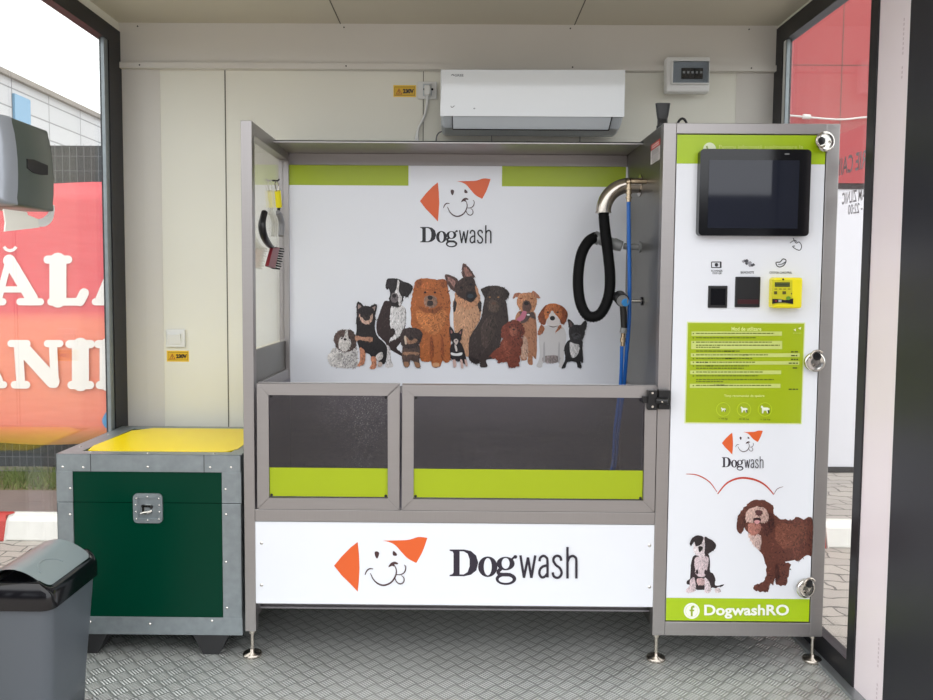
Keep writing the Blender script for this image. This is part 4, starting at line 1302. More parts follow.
# lid trims
zlt = P(150, 472, cy0).z
trim('edge_strip', [(cx0, cx1, cy0, cy0+.004, zlt, cz1), (cx0, cx1, cy0, cy0+a, cz1-.003, cz1)], lido)
trim('edge_strip', [(cx0, cx1, cy1-.004, cy1, zlt, cz1), (cx0, cx1, cy1-a, cy1, cz1-.003, cz1-.0002)], lido)
trim('edge_strip', [(cx0, cx0+.004, cy0, cy1, zlt, cz1), (cx0, cx0+a+.02, cy0, cy1, cz1-.003, cz1-.0001)], lido)
trim('edge_strip', [(cx1-.004, cx1, cy0, cy1, zlt, cz1), (cx1-a, cx1, cy0, cy1, cz1-.003, cz1-.0003)], lido)
trim('corner_strip', [(cx0, xl1, cy0+.0005, cy0+.004, zl+.001, zlt), (cx0, cx0+.004, cy0, cy0+w, zl+.001, zlt)], lido)
trim('corner_strip', [(xr0, cx1, cy0+.0005, cy0+.004, zl+.001, zlt), (cx1-.004, cx1, cy0, cy0+w, zl+.001, zlt)], lido)
zbt = P(150, 617, cy0).z
trim('corner_strip', [(cx0, xl1, cy0, cy0+.004, zbt, zl-.001), (cx0, cx0+.004, cy0, cy0+w, zbt, zl-.001)], fc)
trim('corner_strip', [(xr0, cx1, cy0, cy0+.004, zbt, zl-.001), (cx1-.004, cx1, cy0, cy0+w, zbt, zl-.001)], fc)
trim('corner_strip', [(cx0, xl1, cy1-.004, cy1, zbt, zl-.001), (cx0, cx0+.004, cy1-w, cy1, zbt, zl-.001)], fc)
trim('corner_strip', [(xr0, cx1, cy1-.004, cy1, zbt, zl-.001), (cx1-.004, cx1, cy1-w, cy1, zbt, zl-.001)], fc)
trim('edge_strip', [(cx0, cx1, cy0-.001, cy0+.003, cz0, zbt), (cx0, cx1, cy0, cy0+w, cz0, cz0+.003)], fc)
trim('edge_strip', [(cx0, cx1, cy1-.003, cy1, cz0, zbt), (cx0, cx0+.003, cy0, cy1, cz0, zbt), (cx1-.003, cx1, cy0, cy1, cz0, zbt)], fc)
# seams over the corner castings
for xx in (P(90.5, 460, cy0).x, P(204, 460, cy0).x):
    sm2 = MB(); sm2.box(xx-.001, xx+.001, cy0-.0006, cy0+.001, zlt, cz1+.0003, M['dark']); sm2.build('seam', lido)
rv = [(62.5,467),(83,467.5),(147.5,467),(210,467.5),(231,467.5),(70,488.5),(225.5,489.5)]
for px, py in rv:
    q = P(px, py, cy0-.001); s = MB(); s.lathe([(0, .0028), (.0028, .0022), (.0045, 0)], Matrix.Translation((q.x, cy0-.0002, q.z)) @ Matrix.Rotation(PI/2, 4, 'X'), M['chrome'], 10); s.build('rivet', lido)
for px, py in ((70,514.5),(226,514.5),(226,562),(227,608),(150,624),(212,621),(90,622)):
    q = P(px, py, cy0-.001); s = MB(); s.lathe([(0, .0028), (.0028, .0022), (.0045, 0)], Matrix.Translation((q.x, cy0-.001, q.z)) @ Matrix.Rotation(PI/2, 4, 'X'), M['chrome'], 10); s.build('rivet', fc)
for x, y in ((cx0+.03, cy0+.12), (cx0+.03, cy0+.35), (cx0+.11, cy0+.03), (cx1-.2, cy1-.02), (cx1-.02, cy0+.15), (cx1-.1, cy0+.02), (cx0+.32, cy0+.02)):
    s = MB(); s.lathe([(0, .0025), (.003, .002), (.0045, 0)], Matrix.Translation((x, y, cz1)), M['chrome'], 10); s.build('rivet', lido)
# butterfly latch dish
ql0, ql1 = P(133.3, 508, cy0), P(162.5, 508, cy0); lz1, lz0 = P(148, 493.5, cy0).z, P(148, 523, cy0).z
bl = MB(); oy = cy0-.0022
outer = rrect(ql0.x, ql1.x, lz0, lz1, .016, oy, 5); inner = rrect(ql0.x+.016, ql1.x-.016, lz0+.016, lz1-.016, .006, oy, 5)
bl.flat([outer, inner], M['galv']);
n_ = len(inner); deep = [(x, cy0+.0035, z) for x, y, z in inner]
bl.add(inner+deep, [(i, (i+1) % n_, n_+(i+1) % n_, n_+i) for i in range(n_)], M['galv'])
bl.flat([deep], M['galv'])
n_ = len(outer); bl.add(outer+[(x, cy0+.004, z) for x, y, z in outer], [(i, (i+1) % n_, n_+(i+1) % n_, n_+i) for i in range(n_)], M['galv'])
lat = bl.build('latch_dish', fc)
lh = MB(); cxm, czm = (ql0.x+ql1.x)/2, (lz0+lz1)/2
lh.box(cxm-.022, cxm+.012, cy0-.003, cy0+.003, czm+.004, czm+.012, M['chrome'])
lh.box(cxm-.02, cxm-.012, cy0-.003, cy0+.003, czm-.02, czm+.012, M['chrome'])
lh.tube([(cxm-.024, cy0-.003, czm-.018), (cxm, cy0-.006, czm-.014), (cxm+.016, cy0-.003, czm-.008)], [.004, .006, .004], M['chrome'], 8)
lh.cyl((cxm+.012, cy0-.002, czm+.004), (cxm+.012, cy0+.003, czm+.004), .006, M['dark'], 12)
lh.build('latch_handle', lat)
for dx, dz in ((-.04, .036), (0, .042), (.04, .036), (-.042, .012), (.042, .012), (-.042, -.012), (.042, -.012), (-.04, -.038), (.04, -.038), (0, -.042)):
    rvm = MB(); rvm.sphere((cxm+dx, oy, czm+dz), .0035, M['chrome'], 8); rvm.build('latch_rivet', lat)
for i, (xa_, xb_) in enumerate(((P(99, 650, cy0).x, P(113, 650, cy0).x), (P(191, 650, cy0).x, P(231, 650, cy0).x))):
    for yy in (cy0+.002, cy1-.09):
        f_ = MB(); xc_ = (xa_+xb_)/2 if i else (xa_+xb_)/2-.06
        pts = [(xc_-.065, yy, cz0+.001), (xc_+.065, yy, cz0+.001), (xc_+.028, yy, .001), (xc_-.028, yy, .001)]
        f_.prism(pts, (0, .07, 0), M['galvd'] if 'galvd' in M else G); f_.build('skid_foot', fc, .001)

# ------------------------------------------------------------------ bin
bn = thing('swing_bin', 'grey plastic swing-lid bin with black rim, in front of the green case', 'bin', (-1.275, 2.30, 0))
bx0_, bx1_, by0_, by1_ = -1.400, -1.152, 2.15, 2.45
def rr_ring(x0, x1, y0, y1, r, z, n=6):
    pts = []
    for cx, cy, a0 in ((x1-r, y1-r, 0), (x0+r, y1-r, PI/2), (x0+r, y0+r, PI), (x1-r, y0+r, 3*PI/2)):
        for i in range(n+1):
            a = a0+PI/2*i/n; pts.append(Vector((cx+r*math.cos(a), cy+r*math.sin(a), z)))
    return pts
bd = MB(); rings = []
for z, ins in ((0, .034), (.004, .030), (.10, .026), (.36, .008), (.42, .006)):
    rings.append(rr_ring(bx0_+ins, bx1_-ins, by0_+ins, by1_-ins, .032, z))
n_ = len(rings[0]); vs = [p for r in rings for p in r]
fs = [(r*n_+i, r*n_+(i+1) % n_, (r+1)*n_+(i+1) % n_, (r+1)*n_+i) for r in range(len(rings)-1) for i in range(n_)]+[tuple(range(n_))[::-1]]
bd.add(vs, fs, M['binbody'], True); bd.build('bin_body', bn)
# lid hood: black rim band with an arched top, arch runs across X
zr0_, zr1_ = .398, .437
xm = (bx0_+bx1_)/2; hw = (bx1_-bx0_)/2
def arch(x):      # height of the flap surface
    return zr1_+.012+.066*math.cos(PI/2*min(1, abs((x-xm)/hw)))
rim = MB()
ro = rr_ring(bx0_-.004, bx1_+.004, by0_-.004, by1_+.004, .034, 0); ri = rr_ring(bx0_+.014, bx1_-.014, by0_+.016, by1_-.016, .024, 0)
def lift(r_, extra, z=None): return [Vector((p.x, p.y, (arch(p.x)+extra) if z is None else z)) for p in r_]
L0 = lift(ro, 0, zr0_); L1 = lift(ro, -.012); L2 = lift(ri, 0); n_ = len(L0)
ro2 = rr_ring(bx0_+.003, bx1_-.003, by0_+.003, by1_-.003, .03, 0); L15 = lift(ro2, .0)
vs = L0+L1+L15+L2+lift(ri, -.02)
fs = [(r*n_+i, r*n_+(i+1) % n_, (r+1)*n_+(i+1) % n_, (r+1)*n_+i) for r in range(4) for i in range(n_)]
rim.add(vs, fs, M['bezel'], True)
rim.build('lid_rim', bn)
flp = MB(); K_ = 22; vs = []; fs = []
xa_, xb_, ya_, yb_ = bx0_+.0145, bx1_-.0145, by0_+.0165, by1_-.0165
for i in range(K_+1):
    x = xa_+(xb_-xa_)*i/K_
    rr0 = .024; d = 0
    e_ = min(x-xa_, xb_-x)
    if e_ < rr0: d = rr0-math.sqrt(max(0, rr0**2-(rr0-e_)**2))
    for y in (ya_+d, yb_-d): vs.append((x, y, arch(x)-.004))
for i in range(K_): fs.append((2*i, 2*i+2, 2*i+3, 2*i+1))
flp.add(vs, fs, M['binflap'], True); fo = flp.build('swing_flap', bn)
gr = MB(); pts = []
for i in range(13):
    a = PI*(.15+.75*i/12)
    x = bx1_-.07-.03*math.sin(a)*1.0; y = ya_+.02+.10*(1-math.cos(a))*.5
    pts.append((bx1_-.032-.05*math.sin(a), ya_+.03+.12*(1-math.cos(a))/2, arch(bx1_-.032-.05*math.sin(a))-.0035))
gr.tube(pts, .0022, M['binflap'], 6); gr.build('grip_ridge', fo)

# ------------------------------------------------------------------ paper towel dispenser (left, near)
dp = thing('paper_dispenser', 'graphite and silver paper towel dispenser on left pillar, in front of window', 'dispenser', (XL, 2.2, 1.55))
dm = MB()
z0_, z1_ = 1.540, 1.772; xf = -1.197
prof = [(XL+.002, z0_), (xf-.02, z0_-.006), (xf, z0_+.015), (xf+.004, (z0_+z1_)/2), (xf-.008, z1_-.022), (xf-.035, z1_), (XL+.002, z1_+.008)]
prof = spline(prof, 3)
ys = [(2.075, .02), (2.085, .008), (2.10, .0), (2.30, .0), (2.312, .006), (2.318, .016)]
vs = []; nn = len(prof); cxp = (XL+xf)/2; czp = (z0_+z1_)/2
for y, ins in ys:
    for x, z in prof:
        vs.append((max(XL+.002, x-(ins if x > cxp else 0)), y, z+(ins if z < czp else -ins)*.8))
fs = []
for r in range(len(ys)-1):
    for i in range(nn-1):
        fs.append((r*nn+i, r*nn+i+1, (r+1)*nn+i+1, (r+1)*nn+i))
dm.add(vs, fs, M['dispgrey'], True)
dm.add(vs[:nn], [tuple(range(nn))], M['dispsilver']); dm.add(vs[-nn:], [tuple(range(nn))[::-1]], M['dispgrey'])
dm.build('cover', dp)
sv = MB()
# silver near end cap
vs = []
for y, ins in ((2.045, .035), (2.05, .016), (2.066, .004), (2.112, .0)):
    for x, z in prof:
        vs.append((max(XL+.002, x+.002-(ins if x > cxp else 0)), y, z+(ins-.002 if z < czp else -ins+.002)*.8))
fs = [(r*nn+i, r*nn+i+1, (r+1)*nn+i+1, (r+1)*nn+i) for r in range(3) for i in range(nn-1)]
sv.add(vs, fs, M['dispsilver'], True); sv.add(vs[:nn], [tuple(range(nn))], M['dispsilver']); sv.build('end_cap', dp)
wn = MB()
pl = [(27.5, 159), (34, 159.5), (48, 165.5), (48, 175), (42, 175), (34, 173), (27.5, 168)]
pts = [PX(x, y, xf+.0065) for x, y in pl]
wn.prism(pts, (-.01, 0, 0), M['dark']); wn.build('level_window', dp)
pp = MB()
def towel(pts2, X): return [PX(x, y, X) for x, y in pts2]
t1 = towel([(4, 209), (27, 212), (28, 215), (38, 219), (39.5, 227.5), (27, 229), (5, 231.5), (6, 222)], xf-.012)
pp.prism(t1, (-.004, 0, 0), M['paper'])
pp.build('paper_sheet', dp)
pp = MB()
arc_o = spline([(37, 219), (39.5, 226), (46, 226), (52, 221), (54.5, 212), (54.3, 205)], 5); arc_i = spline([(54, 205), (50, 214), (44, 218.5), (38, 219)], 4)
pp.prism(towel(arc_o+arc_i[1:-1], xf-.022), (-.008, 0, 0), M['whitepl']); pp.build('tray_lip', dp)

# ------------------------------------------------------------------ air conditioner
ax0, ax1 = P(440.8, 95, 3.12).x, P(624.6, 95, 3.12).x
azt = P(532, 70, 3.13).z; azm = P(532, 115.3, 3.12).z; azb = P(532, 132.8, 3.2).z
ac = thing('air_conditioner', 'white wall mounted split air conditioner above the dog wash', 'air conditioner', ((ax0+ax1)/2, 3.22, azb))
bm_ = MB(); n_ = 9
prof = [(YB-.034, azb+.004), (3.24, azb), (3.17, azb+.012), (3.135, azm+.002), (3.13, azm+.004), (3.13, azt-.01), (3.14, azt), (YB-.034, azt)]
xs_ = [(ax0, .02), (ax0+.006, .006), (ax0+.014, 0), (ax1-.014, 0), (ax1-.006, .006), (ax1, .02)]
vs = []
for x, ins in xs_:
    for y, z in prof:
        zz = z+(ins if z < azm else 0)
        vs.append((x+(0), min(y+ins*.5, YB-.033) if y < 3.25 else y, zz))
k = len(prof)
fs = [(r*k+i, (r+1)*k+i, (r+1)*k+i+1, r*k+i+1) for r in range(len(xs_)-1) for i in range(k-1)]
fs += [tuple(range(k)), tuple(range(k*(len(xs_)-1), k*len(xs_)))[::-1]]
bm_.add(vs, fs, M['acgrey']); bm_.build('housing', ac, .004, 3)
fp = MB()
pv = [(ax0+.001, azm), (ax1-.001, azm), (ax1-.001, azt-.002), (ax0+.001, azt-.002)]
fp.prism([(x, 3.127, z) for x, z in pv], (0, .012, 0), M['acwhite']); face = fp.build('front_panel', ac, .004, 3)
lv = MB(); l0, l1 = P(452.8, 122, 3.14).x, P(611, 122, 3.14).x; lz1_, lz0_ = P(532, 116.3, 3.135).z, P(532, 129, 3.15).z
lv.prism([(l0, 3.133, lz1_), (l1, 3.133, lz1_), (l1-.01, 3.150, lz0_), (l0+.002, 3.150, lz0_)], (0, .006, 0), M['acgrey']); lvo = lv.build('louvre', ac, .0015)
lg_ = MB()
for p0, p1 in (((l0-.003, 3.1335, lz1_+.002), (l1+.003, 3.1335, lz1_+.002)), ((l0-.002, 3.1335, lz1_+.002), (l0, 3.152, lz0_-.003)), ((l1+.003, 3.1335, lz1_+.002), (l1-.006, 3.152, lz0_-.003)), ((l0, 3.152, lz0_-.003), (l1-.006, 3.152, lz0_-.003))):
    lg_.tube([p0, p1], .0022, M['dark'], 6)
lg_.build('louvre_gap', ac)
pr = Print(planeY(3.127), base=.001); pr.T(0, 0, 1)
pr.text('GREE', 454.5, 74.2, 463.5, 76.6, (120, 126, 132), .02); pr.stroke([(451.3, 75.4), (453, 74.6), (454, 76)], .9, (120, 126, 132))
pr.stroke([(450.8, 106), (452, 107.5), (454.5, 105.8)], .7, (110, 115, 120)); pr.ell(474.3, 108.6, 1.1, .7, (150, 155, 160))
pr.build('printed_logo', face)

# breaker box
zb_t, zb_b = P(688, 58, 3.27).z, P(688, 93, 3.27).z; bxa, bxb = P(666.5, 76, 3.25).x, P(710, 76, 3.25).x
bb = thing('breaker_box', 'white breaker box with tinted window on back wall near ceiling', 'electrical box', ((bxa+bxb)/2, 3.29, zb_b))
m_ = MB(); m_.box(bxa, bxb, 3.25, YB-.032, zb_b, zb_t, M['whitepl']); m_.build('housing', bb, .006)
wa, wb2, wz0, wz1 = rect_on(3.25, 671.8, 62.2, 707.5, 84)
m_ = MB(); m_.box(wa, wb2, 3.2485, 3.2497, wz0, wz1, M['acgrey']); m_.build('window_recess', bb)
for k in range(5):
    m_ = MB(); xa_ = wa+.038+k*.0175; zc_ = (wz0+wz1)/2
    m_.box(xa_, xa_+.016, 3.2395, 3.2485, zc_-.024, zc_+.018, M['dark']); br1 = m_.build('breaker', bb)
    m_ = MB(); m_.box(xa_+.004, xa_+.012, 3.235, 3.2395, zc_-.004, zc_+.004, M['whitepl']); m_.build('toggle', br1)
m_ = MB(); m_.box(wa, wb2, 3.230, 3.232, wz0, wz1, M['lens']); m_.build('window_cover', bb)
m_ = MB()
for q_ in ((wa-.002, wb2+.002, 3.230, 3.25, wz1, wz1+.003), (wa-.002, wb2+.002, 3.230, 3.25, wz0-.003, wz0), (wa-.003, wa, 3.230, 3.25, wz0, wz1), (wb2, wb2+.003, 3.230, 3.25, wz0, wz1)): m_.box(*q_, M['whitepl'])
m_.build('window_frame', bb)

# socket, plug, cable, stickers
def sticker(x0, y0, x1, y1, label):
    s = thing('warning_sticker', label, 'sticker', tuple(P((x0+x1)/2, y1, YB)), 'yellow voltage stickers')
    a_, b2, c2_, d2 = rect_on(YB, x0, y0, x1, y1)
    m_ = MB(); m_.box(a_, b2, YB-.0012, YB-.0002, c2_, d2, ink((244, 206, 70))); bo = m_.build('sticker_base', s)
    p = Print(planeY(YB-.0012)); p.T(x0, y0, (x1-x0)/100, (y1-y0)/50)
    p.poly([(4, 5), (96, 5), (96, 45), (4, 45)], (176, 140, 20), 0, [[(7, 9), (93, 9), (93, 41), (7, 41)]])
    p.rect(7, 9, 93, 41, (222, 178, 30))
    p.poly([(11, 39), (39, 39), (25, 13)], (170, 60, 20)); p.poly([(15, 36.5), (35, 36.5), (25, 18)], (226, 176, 36)); p.stroke([(26, 21), (23, 29), (27, 28), (24, 35)], 2.6, (60, 20, 10), 0)
    p.text('230V', 42, 16, 91, 35, (40, 28, 16), .06)
    p.build('sticker_print', bo)
    return s
sticker(393.4, 85.2, 416, 97, 'yellow 230V warning sticker left of the wall socket')
sticker(166.8, 350.6, 189, 361.6, 'yellow 230V warning sticker below the light switch')
a_, b2, c2_, d2 = rect_on(YB, 417.8, 82, 437, 99.5)
sk = thing('wall_socket', 'white double wall socket between yellow sticker and air conditioner', 'socket', ((a_+b2)/2, YB, c2_))
m_ = MB(); m_.box(a_, b2, YB-.010, YB-.0005, c2_, d2, M['whitepl']); m_.build('socket_plate', sk, .003)
m_ = MB(); m_.box(a_+.022, b2-.022, YB-.013, YB-.010, c2_+.012, d2-.010, M['acgrey']); m_.build('socket_insert', sk, .002)
m_ = MB()
for dx in (-.014, .019): m_.cyl(((a_+b2)/2+dx+.002, YB-.0135, (c2_+d2)/2+.003), ((a_+b2)/2+dx+.002, YB-.0125, (c2_+d2)/2+.003), .005, M['dark'], 12)
m_.build('socket_holes', sk)
q = P(427.5, 91, YB-.03)
pg = thing('power_cable', 'white power cable plugged into wall socket, hanging down behind dog wash', 'cable', (q.x, YB-.03, q.z-.2))
m_ = MB(); m_.box(q.x-.013, q.x+.013, YB-.045, YB-.0136, q.z-.02, q.z+.022, M['whitepl']); m_.build('plug', pg, .005)
m_ = MB(); m_.tube(spline([(q.x, YB-.03, q.z-.015), hp(427, 104, YB-.025), hp(424, 117, YB-.012), hp(418, 130, YB-.01), hp(416, 142, YB-.01), hp(415.5, 160, YB-.01)], 6), .0055, M['whitepl'], 10); m_.build('cord', pg)
m_ = MB(); m_.tube(spline([hp(427.5, 99.5, YB-.008), hp(423.5, 118, YB-.008), hp(418.5, 129, YB-.022), hp(418, 145, YB-.008)], 6), .0035, M['whitepl'], 8); m_.build('thin_cord', pg)
m_ = MB(); m_.tube(spline([hp(441.5, 131.5, 3.28), hp(438.3, 133.5, 3.29), hp(436.4, 138, 3.3), hp(436, 150, 3.3)], 5), .0028, M['toolgrey'], 8); tag(m_.build('drain_cable'), 'thin grey cable curling from left end of air conditioner', 'cable')
m_ = MB(); m_.tube([hp(491.5, 131.5, 3.28), hp(491.8, 150, 3.3)], .0016, M['toolgrey'], 8); tag(m_.build('sensor_cable'), 'very thin cable dropping straight from underside of air conditioner', 'cable')
a_, b2, c2_, d2 = rect_on(YB, 166.8, 329.3, 185.9, 347.3)
sw = thing('light_switch', 'white square light switch on back wall above yellow sticker', 'switch', ((a_+b2)/2, YB, c2_))
m_ = MB(); m_.box(a_, b2, YB-.011, YB-.0005, c2_, d2, M['whitepl']); m_.build('switch_plate', sw, .004)
m_ = MB(); m_.prism([((a_+.008), YB-.013, c2_+.016), (a_+.008, YB-.019, d2-.02), (a_+.008, YB-.011, d2-.02), (a_+.008, YB-.011, c2_+.016)], (b2-a_-.026, 0, 0), M['whitepl']); m_.build('rocker', sw, .001)

# ------------------------------------------------------------------ outside
gd = MB(); gd.box(-40, 40, -40, 60, -.35, -.15, M['pavers'])
# the cabin sits on the ground
struct(gd.build('ground'), 'grey interlocking paving around the cabin', 'ground')
wk = MB(); wk.box(-12, 1.0, 4.49, 5.02, -.15, -.03, M['brickwalk'])
struct(wk.build('walkway'), 'dark raised footpath behind the curb', 'path')
wk = MB(); wk.box(1.0, 8, 4.49, 5.7, -.15, -.03, M['pavers'])
struct(wk.build('walkway_paved'), 'raised grey paving behind the curb', 'path')
vb = MB(); vb.box(-12, 1.0, 5.02, 7, -.15, -.03, plain('soil', (104, 98, 66), .9, var=.3)); struct(vb.build('verge'), 'soil strip under the fence', 'ground')
gm_ = MB()
for i in range(5200):
    x = random.uniform(-4.6, -1.3); y = random.uniform(5.03, 5.55); h = random.uniform(.02, .075); a = random.uniform(0, 6.28)
    dx, dy = .004*math.cos(a), .004*math.sin(a); lx, ly = random.uniform(-.03, .03), random.uniform(-.03, .03)
    gm_.add([(x-dx, y-dy, -.03), (x+dx, y+dy, -.03), (x+lx, y+ly, -.03+h)], [(0, 1, 2)], M['grass'])
gro = gm_.build('grass'); gro['kind'] = 'stuff'; gro['label'] = 'short green grass under the banner fence'; gro['category'] = 'grass'

# curb blocks
def curb(x0, x1, m, lab):
    c = MB()
    prof = [(4.37, -.15), (4.40, -.045), (4.42, -.025), (4.49, -.025), (4.49, -.15)]
    c.prism([(x0+.008, y, z) for y, z in prof], (x1-x0-.016, 0, 0), m)
    return tag(c.build('curb_block', None, .012, 3), lab, 'curb', 'painted curb blocks')
xw = P(3, 530, 4.37).x
curb(xw, xw+1.0, M['curbwhite'], 'white painted curb block seen left of the green case')
curb(xw-1.0, xw, M['curbred'], 'red painted curb block at far left beyond the window')
xw2 = P(826, 545, 4.37).x
curb(xw2, xw2+1.0, M['curbwhite'], 'white painted curb block beside lower right of cabinet')
curb(xw2-1.0, xw2, M['curbred'], 'red painted curb block beyond right window, behind cabinet')

# fence with netting
YFN = 5.42
fe = thing('mesh_fence', 'grey welded mesh fence behind the red banner', 'fence', (-3, YFN, -.03))
for xx in (-4.6, -1.15):
    m_ = MB(); m_.tube([(xx, YFN+.03, -.05), (xx, YFN+.03, 2.3)], .022, M['wire'], 10); m_.build('fence_post', fe)
m_ = MB()
x = -4.6
while x < -1.15:
    m_.box(x-.0012, x+.0012, YFN+.004, YFN+.007, -.02, 2.28, M['wire']); x += .05
z = 0.0
while z < 2.29:
    m_.box(-4.6, -1.15, YFN+.001, YFN+.004, z-.0015, z+.0015, M['wire']); z += .1
m_.build('mesh_panel', fe)
m_ = MB(); z = 2.02
nm = glass('dark_netting', (.16, .16, .17))
m_.box(-4.6, -1.15, YFN+.05, YFN+.052, 0.02, 2.28, plain('dark_privacy_net', (52, 52, 54), .9, var=.5, vscale=55))
m_.build('privacy_net', fe)
ba = thing('advert_banner', 'red and orange banner with big white letters tied on the fence', 'banner', (-3, YFN-.02, .2))
bz1_, bz0_ = P(60, 183, YFN).z, P(60, 443.5, YFN).z; bxr = P(108.5, 300, YFN).x
m_ = MB(); nx_, nz_ = 60, 14; vs = []
for j in range(nz_+1):
    for i in range(nx_+1):
        x = -4.5+(bxr+4.5)*i/nx_; z = bz0_+(bz1_-bz0_)*j/nz_
        vs.append((x, YFN-.012+.002*math.sin(x*9+z*2), z+(.008*math.sin(x*7) if j in (0, nz_) else 0)))
fs = [(j*(nx_+1)+i, j*(nx_+1)+i+1, (j+1)*(nx_+1)+i+1, (j+1)*(nx_+1)+i) for j in range(nz_) for i in range(nx_)]
m_.add(vs, fs, M['banner'], True); sheet = m_.build('banner_sheet', ba)
sd = sheet.modifiers.new('thick', 'SOLIDIFY'); sd.thickness = .001
pr = Print(planeY(YFN-.018), base=.0005, step=.0004)
pr.T(0, 220, 1/3.889); W_ = (242, 238, 234)
S_ = lambda pts, w: pr.stroke(pts, w, W_, 0, True)
S_([(36, 158), (124, 305)], 48); S_([(34, 160), (-4, 305)], 26); S_([(5, 270), (80, 270)], 24)
S_([(78, 318), (158, 318)], 28); S_([(-40, 318), (12, 318)], 28); pr.stroke([(16, 104), (26, 115), (40, 119), (54, 115), (64, 104)], 12, W_, 3)
S_([(226, 160), (226, 308)], 66); S_([(186, 154), (266, 154)], 32); S_([(200, 318), (312, 318)], 30); S_([(328, 284), (312, 316)], 38)
S_([(372, 318), (430, 318)], 28); S_([(388, 305), (440, 180)], 30); S_([(470, 158), (545, 305)], 48); S_([(500, 318), (580, 318)], 28)
S_([(-52, 640), (16, 640)], 28); S_([(-72, 496), (-10, 626)], 48); S_([(-74, 498), (-116, 626)], 26); S_([(-104, 592), (-40, 592)], 24); S_([(-144, 640), (-92, 640)], 28)
pr.stroke([(-190, 520), (-222, 484), (-262, 490), (-284, 560), (-262, 630), (-222, 640), (-186, 606)], 40, W_, 5)
S_([(-112, 160), (-112, 308)], 60); S_([(-150, 318), (-76, 318)], 30); pr.stroke([(-112, 160), (-60, 168), (-50, 204), (-70, 232), (-112, 236)], 34, W_, 5)
pr.stroke([(-196, 184), (-232, 156), (-262, 182), (-236, 226), (-196, 256), (-204, 304), (-240, 318), (-276, 292)], 38, W_, 5)
S_([(74, 484), (84, 636)], 34); S_([(46, 480), (108, 480)], 28); S_([(60, 640), (106, 640)], 30); S_([(88, 494), (208, 626)], 54); S_([(210, 490), (216, 636)], 32); S_([(188, 480), (236, 480)], 28)
S_([(316, 490), (316, 632)], 66); S_([(274, 482), (356, 482)], 32); S_([(282, 641), (354, 641)], 32)
S_([(424, 490), (424, 632)], 66); S_([(386, 482), (464, 482)], 32); S_([(392, 641), (464, 641)], 32)
pr.build('printed_lettering', sheet)
pr = Print(planeY(YFN-.018), base=.0005); pr.T(0, 0, 1)
pr.poly([(102, 420), (108, 410), (111, 412), (111, 426), (106, 428)], (80, 150, 200), 3)
pr.build('printed_blue_drop', sheet)

# building beyond the fence
XBd = -7.0
yb0, yb1 = 6.0, 40.0
zt0 = PX(0, 73.7, XBd).z
bd = thing('tiled_building', 'pale grey tiled building rising beyond fence on the left', 'building', (XBd-2, 20, -.15))
m_ = MB(); m_.box(XBd-5, XBd, yb0, yb1, -.15, zt0, M['tiles']); m_.build('wall', bd)
w0, w1 = PX(12, 90, XBd), PX(28.5, 122, XBd)
m_ = MB(); m_.box(XBd, XBd+.04, w0.y, w1.y, w1.z-.1, w0.z-.05, plain('blue_window_glass', (110, 160, 195), .2)); m_.build('window', bd)
m_ = MB(); m_.box(XBd-5, XBd+.08, yb0, yb1, zt0, zt0+.08, M['concrete']); m_.build('roof_edge', bd)

# building at right: red over white cladding
YRB = 5.72
rbld = thing('car_wash_building', 'building with red cladding above white cladding beyond right window', 'building', (4.5, YRB+2, -.03))
zsplit = P(850, 183.5, YRB).z
m_ = MB(); m_.box(1.9, 9, YRB, YRB+4, -.03, zsplit-.04, M['bgwhite']); m_.build('lower_cladding', rbld)
m_ = MB(); m_.box(1.88, 9.02, YRB-.02, YRB+4, zsplit, 6.2, M['bgred'])
for xx in (2.72, 3.7, 4.7): m_.box(xx-.002, xx+.002, YRB-.022, YRB-.02, zsplit, 6.2, M['joint'])
for zz in (2.92,): m_.box(1.88, 9, YRB-.022, YRB-.02, zz-.0018, zz+.0018, M['joint'])
m_.build('upper_cladding', rbld)
m_ = MB(); m_.box(1.89, 9.01, YRB-.01, YRB+4, zsplit-.04, zsplit, M['dark']); m_.build('joint_band', rbld)
m_ = MB(); m_.box(1.9, 9, YRB-.012, YRB, -.03, .01, M['dark']); m_.build('plinth_strip', rbld)
m_ = MB(); m_.tube(spline([hp(775, 114, YRB-.06), hp(806, 117, YRB-.06), hp(840, 119.5, YRB-.06), hp(870, 117, YRB-.06), hp(920, 116, YRB-.06)], 5), .007, M['whitepl'], 8)
m_.tube([hp(803, 116.5, YRB-.065), hp(810, 117, YRB-.065)], .018, M['whitepl'], 10)
tag(m_.build('overhead_cable'), 'white cable strung across the red cladding outside', 'cable')

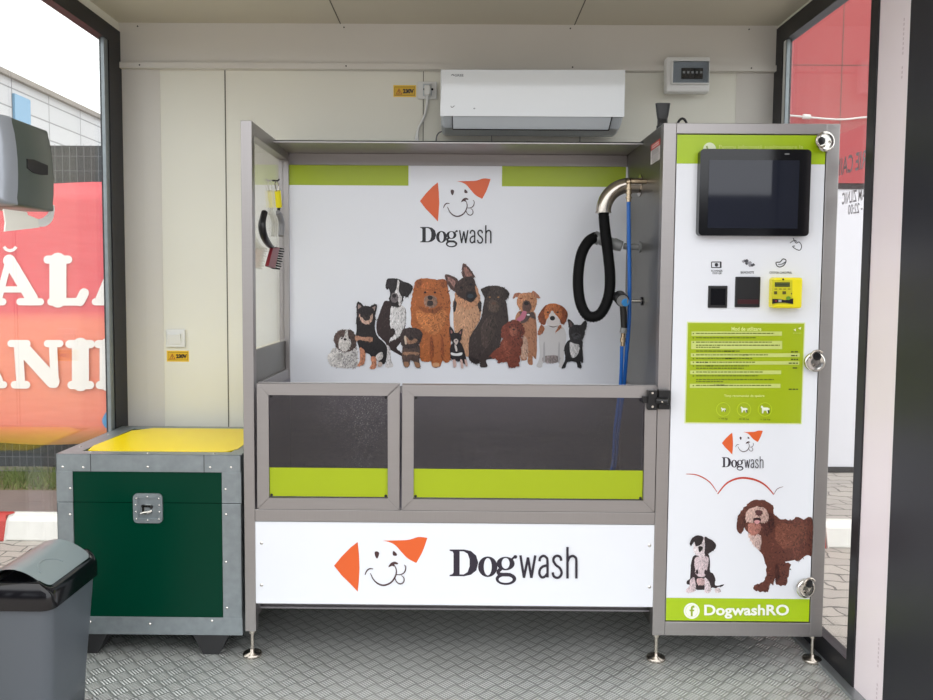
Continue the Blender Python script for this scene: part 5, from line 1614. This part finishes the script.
# reversed lettering on the right window glass (read from outside)
gx = XR+.018+.0035
pr = Print(lambda x, y, k: Vector((gx+k, x, y)), base=.0006); pr.T(0, 0, 1)
LC = (176, 176, 184)
def glass_text(txt, ystart, ylen, z0, z1):
    vs, tr = text_geo(txt, .015)
    xs = [v[0] for v in vs]; zs_ = [v[1] for v in vs]
    ax_, bx_, az_, bz_ = min(xs), max(xs), min(zs_), max(zs_)
    out = [Vector((gx+.001, ystart+(v[0]-ax_)/(bx_-ax_)*ylen, z0+(v[1]-az_)/(bz_-az_)*(z1-z0))) for v in vs]
    pr.mb.add(out, tr, ink((150, 150, 158)))
zA = PX(852, 172, gx).z; zB = PX(852, 154, gx).z
glass_text('ORIE CAINI', 2.557, .27, zA, zB)
zA = PX(850, 203, gx).z; zB = PX(850, 191, gx).z
glass_text('GRAM ZILNIC', 2.557, .20, zA, zB)
zA = PX(850, 214.5, gx).z; zB = PX(850, 204.5, gx).z
glass_text(':00 - 22:00', 2.562, .15, zA, zB)
w2 = bpy.data.objects['window_2']
wt = pr.build('window_lettering', w2)

# building across the street, seen only in reflections
ob = thing('street_building', 'dark building with pale windows across the street behind the viewer', 'building', (0, -14, -.15))
m_ = MB(); m_.box(-16, 16, -20, -14, -.15, 3.6, plain('dark_facade', (70, 72, 78), .6)); m_.build('wall', ob)
for i in range(7):
    for j in range(1):
        m_ = MB(); xx = -13+i*4; zz = 1.1
        m_.box(xx, xx+1.6, -14, -13.95, zz, zz+1.4, plain('pale_window', (190, 196, 204), .3) if i+j == 0 else bpy.data.materials['pale_window']); m_.build('window', ob)

# ------------------------------------------------------------------ light
w = bpy.data.worlds.new('overcast_sky'); scene.world = w; w.use_nodes = True
nt = w.node_tree; bg = nt.nodes['Background']
tc = N(nt, 'ShaderNodeTexCoord'); sx_ = N(nt, 'ShaderNodeSeparateXYZ'); nt.links.new(tc.outputs['Generated'], sx_.inputs['Vector'])
cr = N(nt, 'ShaderNodeValToRGB'); nt.links.new(sx_.outputs['Z'], cr.inputs['Fac'])
cr.color_ramp.elements[0].position = 0; cr.color_ramp.elements[0].color = (.84, .87, .92, 1)
cr.color_ramp.elements[1].position = .6; cr.color_ramp.elements[1].color = (1, 1, 1, 1)
nt.links.new(cr.outputs['Color'], bg.inputs['Color'])
bg.inputs['Strength'].default_value = 1.6

vs_ = scene.view_settings
vs_.view_transform = 'Standard'; vs_.look = 'None'; vs_.gamma = 1; vs_.exposure = .66
vs_.use_curve_mapping = False
